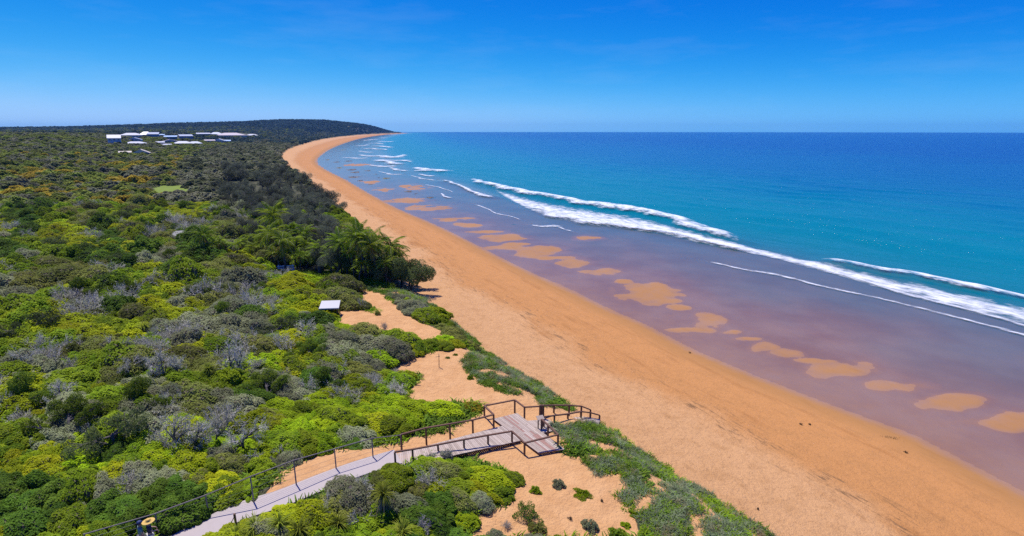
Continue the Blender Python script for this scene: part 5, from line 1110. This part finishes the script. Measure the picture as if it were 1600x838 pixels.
for a in [(536,234.5,11,4,ROCKG,'weedy rock standing alone in the far shallows'),(512,250,9,5,ROCKG,'dark weedy rock nearest the bend of the beach'),(526,253.5,12,3,ROCK,'low rock right of the weedy one at the bend'),(545,252,16,2.5,ROCK,'long thin rock in the far shallows'),(531,262.5,12,4.5,ROCKG,'rounded weedy rock below the bend'),(550,265.5,18,3,ROCK,'flat rock shelf in the middle of the far rocks'),(575,267,12,4,ROCK,'rock at the seaward end of the far rocks'),(556,269.5,20,2.5,ROCK,'long low rock shelf'),(553,277,22,3,ROCK,'long dark rock along the inner channel'),(563,282.5,13,4,ROCK,'dark lump of rock at the inner channel'),(578,288.5,12,4,ROCK,'rock beside the small sandbank'),(586,293,7,2.5,ROCK,'small rock below the inner channel'),
          (603,279,18,4,ROCKG,'yellowish weedy rock in the middle of the flat'),(592,278,10,3,ROCK,'dark rock left of the yellowish one'),(588,272.5,10,2,ROCK,'small dark rock behind the yellowish one'),(638,299.5,18,3,ROCK,'dark rock just inshore of the large sandbank'),(650,303,14,3,ROCK,'narrow rock between sandbank and channel'),(672,309,20,4.5,ROCK,'dark rock right of the large sandbank'),(803,350.5,16,3,ROCKG,'greenish boat shaped rock alone on the wet flat'),(737,331,4,2,ROCK,'tiny rock left on the wet flat'),(610,327,8,2,ROCK,'small rock at the water edge of the beach')]: rock(*a)
WEED = plain('dry_weed', (0.05, 0.035, 0.02), 0.9, 0.3)
for px, py, wp, lab in ((1251,664,4,'small dark clump of weed on the open beach'),(1265,664,3.5,'second dark clump of weed beside the first'),(1392,685,22,'thin line of dark weed near the wet sand at the right'),(1415,708,5,'dark weed clump at the right of the beach'),(1078,552,4,'dark weed clump by the water edge'),(1184,797,2.5,'tiny dark clump near the dune strip'),(891,812,8,'dark lump lying on the foreground sand'),(940,784,4,'small dark clump on the sand beside the bright green mat')):
    q = G(px, py); rng = np.random.default_rng(px); w_ = wp/2*math.hypot(*q[:2])/F*0.9; n = 70; C = rng.normal(size=(n, 3))*[w_*0.5, min(w_, 0.25)*0.5, 0.05]+[0, 0, 0.06]
    C[:, 1] -= C[:, 0]*0.25; lv, lf = leaves(C, rng.normal(size=(n, 3)), 0.10, 0.3, rng); put('drift_weed', fast_mesh('drift_weed', lv, lf), WEED, None, tuple(q), label=lab, category='seaweed')

# ------------------------------------------------------------------ two walkers on the path
SKIN = plain('skin', (0.48, 0.27, 0.18), 0.55, 0.08); HAIR = plain('dark_hair', (0.03, 0.02, 0.015), 0.6, 0.2); EYE = plain('eye', (0.02, 0.02, 0.02), 0.3, 0.1)
def skin_obj(name, joints, edges, m, parent, root=0, sub=2):
    me = bpy.data.meshes.new(name); me.from_pydata([j[:3] for j in joints], edges, []); o = put(name, me, m, parent)
    md = o.modifiers.new('skin', 'SKIN'); md.use_smooth_shade = True
    for i, j in enumerate(joints):
        sv = me.skin_vertices[0].data[i]; r = j[3]; sv.radius = (r, j[4] if len(j) > 4 else r); sv.use_root = (i == root)
    sd = o.modifiers.new('sub', 'SUBSURF'); sd.levels = sub; sd.render_levels = sub; return o
def person(head_px, head_py, hat, shirt, trousers, lab, rz, arm):
    q = P(head_px, head_py, 5.05+1.74); zb = max(hz(q[0], q[1]), 5.045 if np.hypot(PATHD[:, 0]-q[0], PATHD[:, 1]-q[1]).min() < 1.0 else -9)
    r_ = empty('person', (q[0], q[1], zb), rz, label=lab, category='person')
    J = [(0,0,0.95,0.15,0.11),(0,0,1.12,0.135,0.10),(0,-0.01,1.32,0.16,0.11),(0,0,1.45,0.075),(0,0.01,1.53,0.055),(0,0.02,1.62,0.085,0.095),(0,0.02,1.70,0.075,0.085)]; Ed = [(0,1),(1,2),(2,3),(3,4),(4,5),(5,6)]
    for s in (-1, 1):
        b = len(J); fw = 0.14*s
        J += [(s*0.10,0,0.90,0.085),(s*0.11,fw*0.6,0.50,0.058),(s*0.11,fw*0.4-0.05*(s<0),0.09,0.042),(s*0.115,fw*0.4+0.13,0.035,0.035)]; Ed += [(0,b),(b,b+1),(b+1,b+2),(b+2,b+3)]
        b = len(J); el = (s*0.25, 0.02+0.05*arm, 1.16); wr = (s*(0.27-0.12*arm), 0.08+0.22*arm, 0.94+0.14*arm)
        J += [(s*0.18,0,1.41,0.058),(*el,0.042),(*wr,0.030),(wr[0], wr[1]+0.03, wr[2]-0.07, 0.034, 0.018)]; Ed += [(2,b),(b,b+1),(b+1,b+2),(b+2,b+3)]
        for f_ in range(4):
            c = len(J); x0 = wr[0]+(f_-1.5)*0.019; ln = (0.065, 0.078, 0.074, 0.055)[f_]
            J += [(x0, wr[1]+0.045, wr[2]-0.11, 0.009), (x0, wr[1]+0.04, wr[2]-0.11-ln*0.6, 0.008), (x0, wr[1]+0.02, wr[2]-0.11-ln, 0.007)]; Ed += [(b+3, c), (c, c+1), (c+1, c+2)]
        c = len(J); J += [(wr[0]-s*0.035, wr[1]+0.045, wr[2]-0.075, 0.010), (wr[0]-s*0.045, wr[1]+0.055, wr[2]-0.115, 0.008)]; Ed += [(b+3, c), (c, c+1)]
    skin_obj('body', J, Ed, SKIN, r_)
    JS = [(0,0,0.93,0.165,0.125),(0,0,1.12,0.15,0.115),(0,-0.01,1.32,0.175,0.122),(0,0,1.435,0.09)]; ES = [(0,1),(1,2),(2,3)]
    for s in (-1, 1):
        b = len(JS); JS += [(s*0.185,0,1.405,0.072),(s*0.24,0.015,1.24,0.062)]; ES += [(2,b),(b,b+1)]
    skin_obj('shirt', JS, ES, shirt, r_)
    JT = [(0,0,0.93,0.16,0.12)]; ET = []
    for s in (-1, 1):
        b = len(JT); fw = 0.14*s; JT += [(s*0.10,0,0.86,0.098),(s*0.11,fw*0.55,0.54,0.078)]; ET += [(0,b),(b,b+1)]
    skin_obj('shorts', JT, ET, trousers, r_)
    for s in (-1, 1):
        put('shoe', MB().box((s*0.115, 0.056*s+0.06, 0.035), (0.095, 0.27, 0.07)).mesh('shoe'), HAIR, r_); put('eye', fast_mesh('eye', *ball((s*0.034, 0.112, 1.645), 0.012)), EYE, r_)
    put('nose', fast_mesh('nose', *ball((0, 0.122, 1.615), 0.016)), SKIN, r_); put('mouth', MB().box((0, 0.111, 1.572), (0.045, 0.01, 0.01)).mesh('mouth'), plain('lips', (0.35, 0.13, 0.11)), r_)
    hb = MB(); n = 20; prof = [(0.105,1.66),(0.112,1.70),(0.10,1.755),(0.06,1.785),(0.0,1.79)] if hat[0] == 'cap' else [(0.27,1.675),(0.20,1.69),(0.112,1.70),(0.108,1.77),(0.085,1.80),(0.0,1.805)]
    for r, z0 in prof:
        for i in range(n): hb.v.append((r*math.cos(6.283*i/n), 0.02+r*1.08*math.sin(6.283*i/n)+(0.03 if hat[0] == 'cap' and z0 == 1.66 and 2 < i < 8 else 0), z0))
    for j in range(len(prof)-1):
        for i in range(n): hb.f.append((j*n+i, j*n+(i+1) % n, (j+1)*n+(i+1) % n, (j+1)*n+i))
    h_ = put('hat', hb.mesh('hat', True), hat[1], r_)
    if hat[0] == 'cap': put('brim', MB().quad8([(-0.08,0.11,1.655),(0.08,0.11,1.655),(0.055,0.21,1.645),(-0.055,0.21,1.645),(-0.08,0.11,1.67),(0.08,0.11,1.67),(0.055,0.21,1.655),(-0.055,0.21,1.655)]).mesh('brim'), hat[1], h_)
    put('hair', fast_mesh('hair', *ball((0, -0.012, 1.645), 0.098, 12, 8)), HAIR, r_); return r_
person(216.5, 815.5, ('cap', plain('navy_cap', (0.02, 0.035, 0.12), 0.7, 0.1)), plain('sage_shirt', (0.16, 0.27, 0.24), 0.8, 0.1), plain('grey_shorts', (0.18, 0.17, 0.16), 0.8, 0.1), 'person in a navy cap and sage green shirt walking at the bottom left', -0.75, 0.1)
pb = person(230.5, 813.0, ('straw', plain('straw_hat', (0.66, 0.42, 0.10), 0.8, 0.12, 30)), plain('navy_shirt', (0.015, 0.015, 0.06), 0.8, 0.1), plain('pale_trousers', (0.62, 0.60, 0.56), 0.8, 0.06), 'person in a yellow straw hat and dark navy top walking beside the other', -0.75, 1.0)

# tall scrub that half hides the pale building
for i, (bx, by, k, sx_, lab) in enumerate([(268,385,'gg',2.3,'grey green bush hiding the left end of the pale building'),(279,386,'dg',2.4,'dark bush in front of the middle of the pale building'),(297,386,'g',2.2,'green bush in front of the right end of the pale building'),(306,384,'gy',2.0,'bare bush at the right corner of the pale building'),(256,383,'dg',1.8,'dark bush beside the left corner of the pale building'),(288,385,'gy',3.0,'bare grey bush in front of the pale building')]):
    q = G(bx, by); ro = empty('tall_bush', (q[0], q[1], q[2]-0.05), i*1.3, (sx_, sx_, sx_*0.95), label=lab, category='shrub')
    for pn, lib in (('foliage', FOL), ('stems', WOOD)):
        c = bpy.data.objects.new(pn, lib[k][i % 4]); COL.objects.link(c); c.parent = ro

# ------------------------------------------------------------------ sea haze
hm = bpy.data.materials.new('haze'); hm.use_nodes = True; ht = hm.node_tree; ht.nodes.remove(ht.nodes['Principled BSDF'])
pv = ht.nodes.new('ShaderNodeVolumePrincipled'); pv.inputs['Color'].default_value = (0.16, 0.48, 1.0, 1); pv.inputs['Density'].default_value = 5.0e-5; pv.inputs['Anisotropy'].default_value = 0.0
ht.links.new(pv.outputs[0], ht.nodes['Material Output'].inputs['Volume'])
put('haze', MB().box((0, 0, 57.0), (18600, 18600, 146)).mesh('haze'), hm, kind='stuff', label='thin blue sea haze over the whole coast', category='haze')
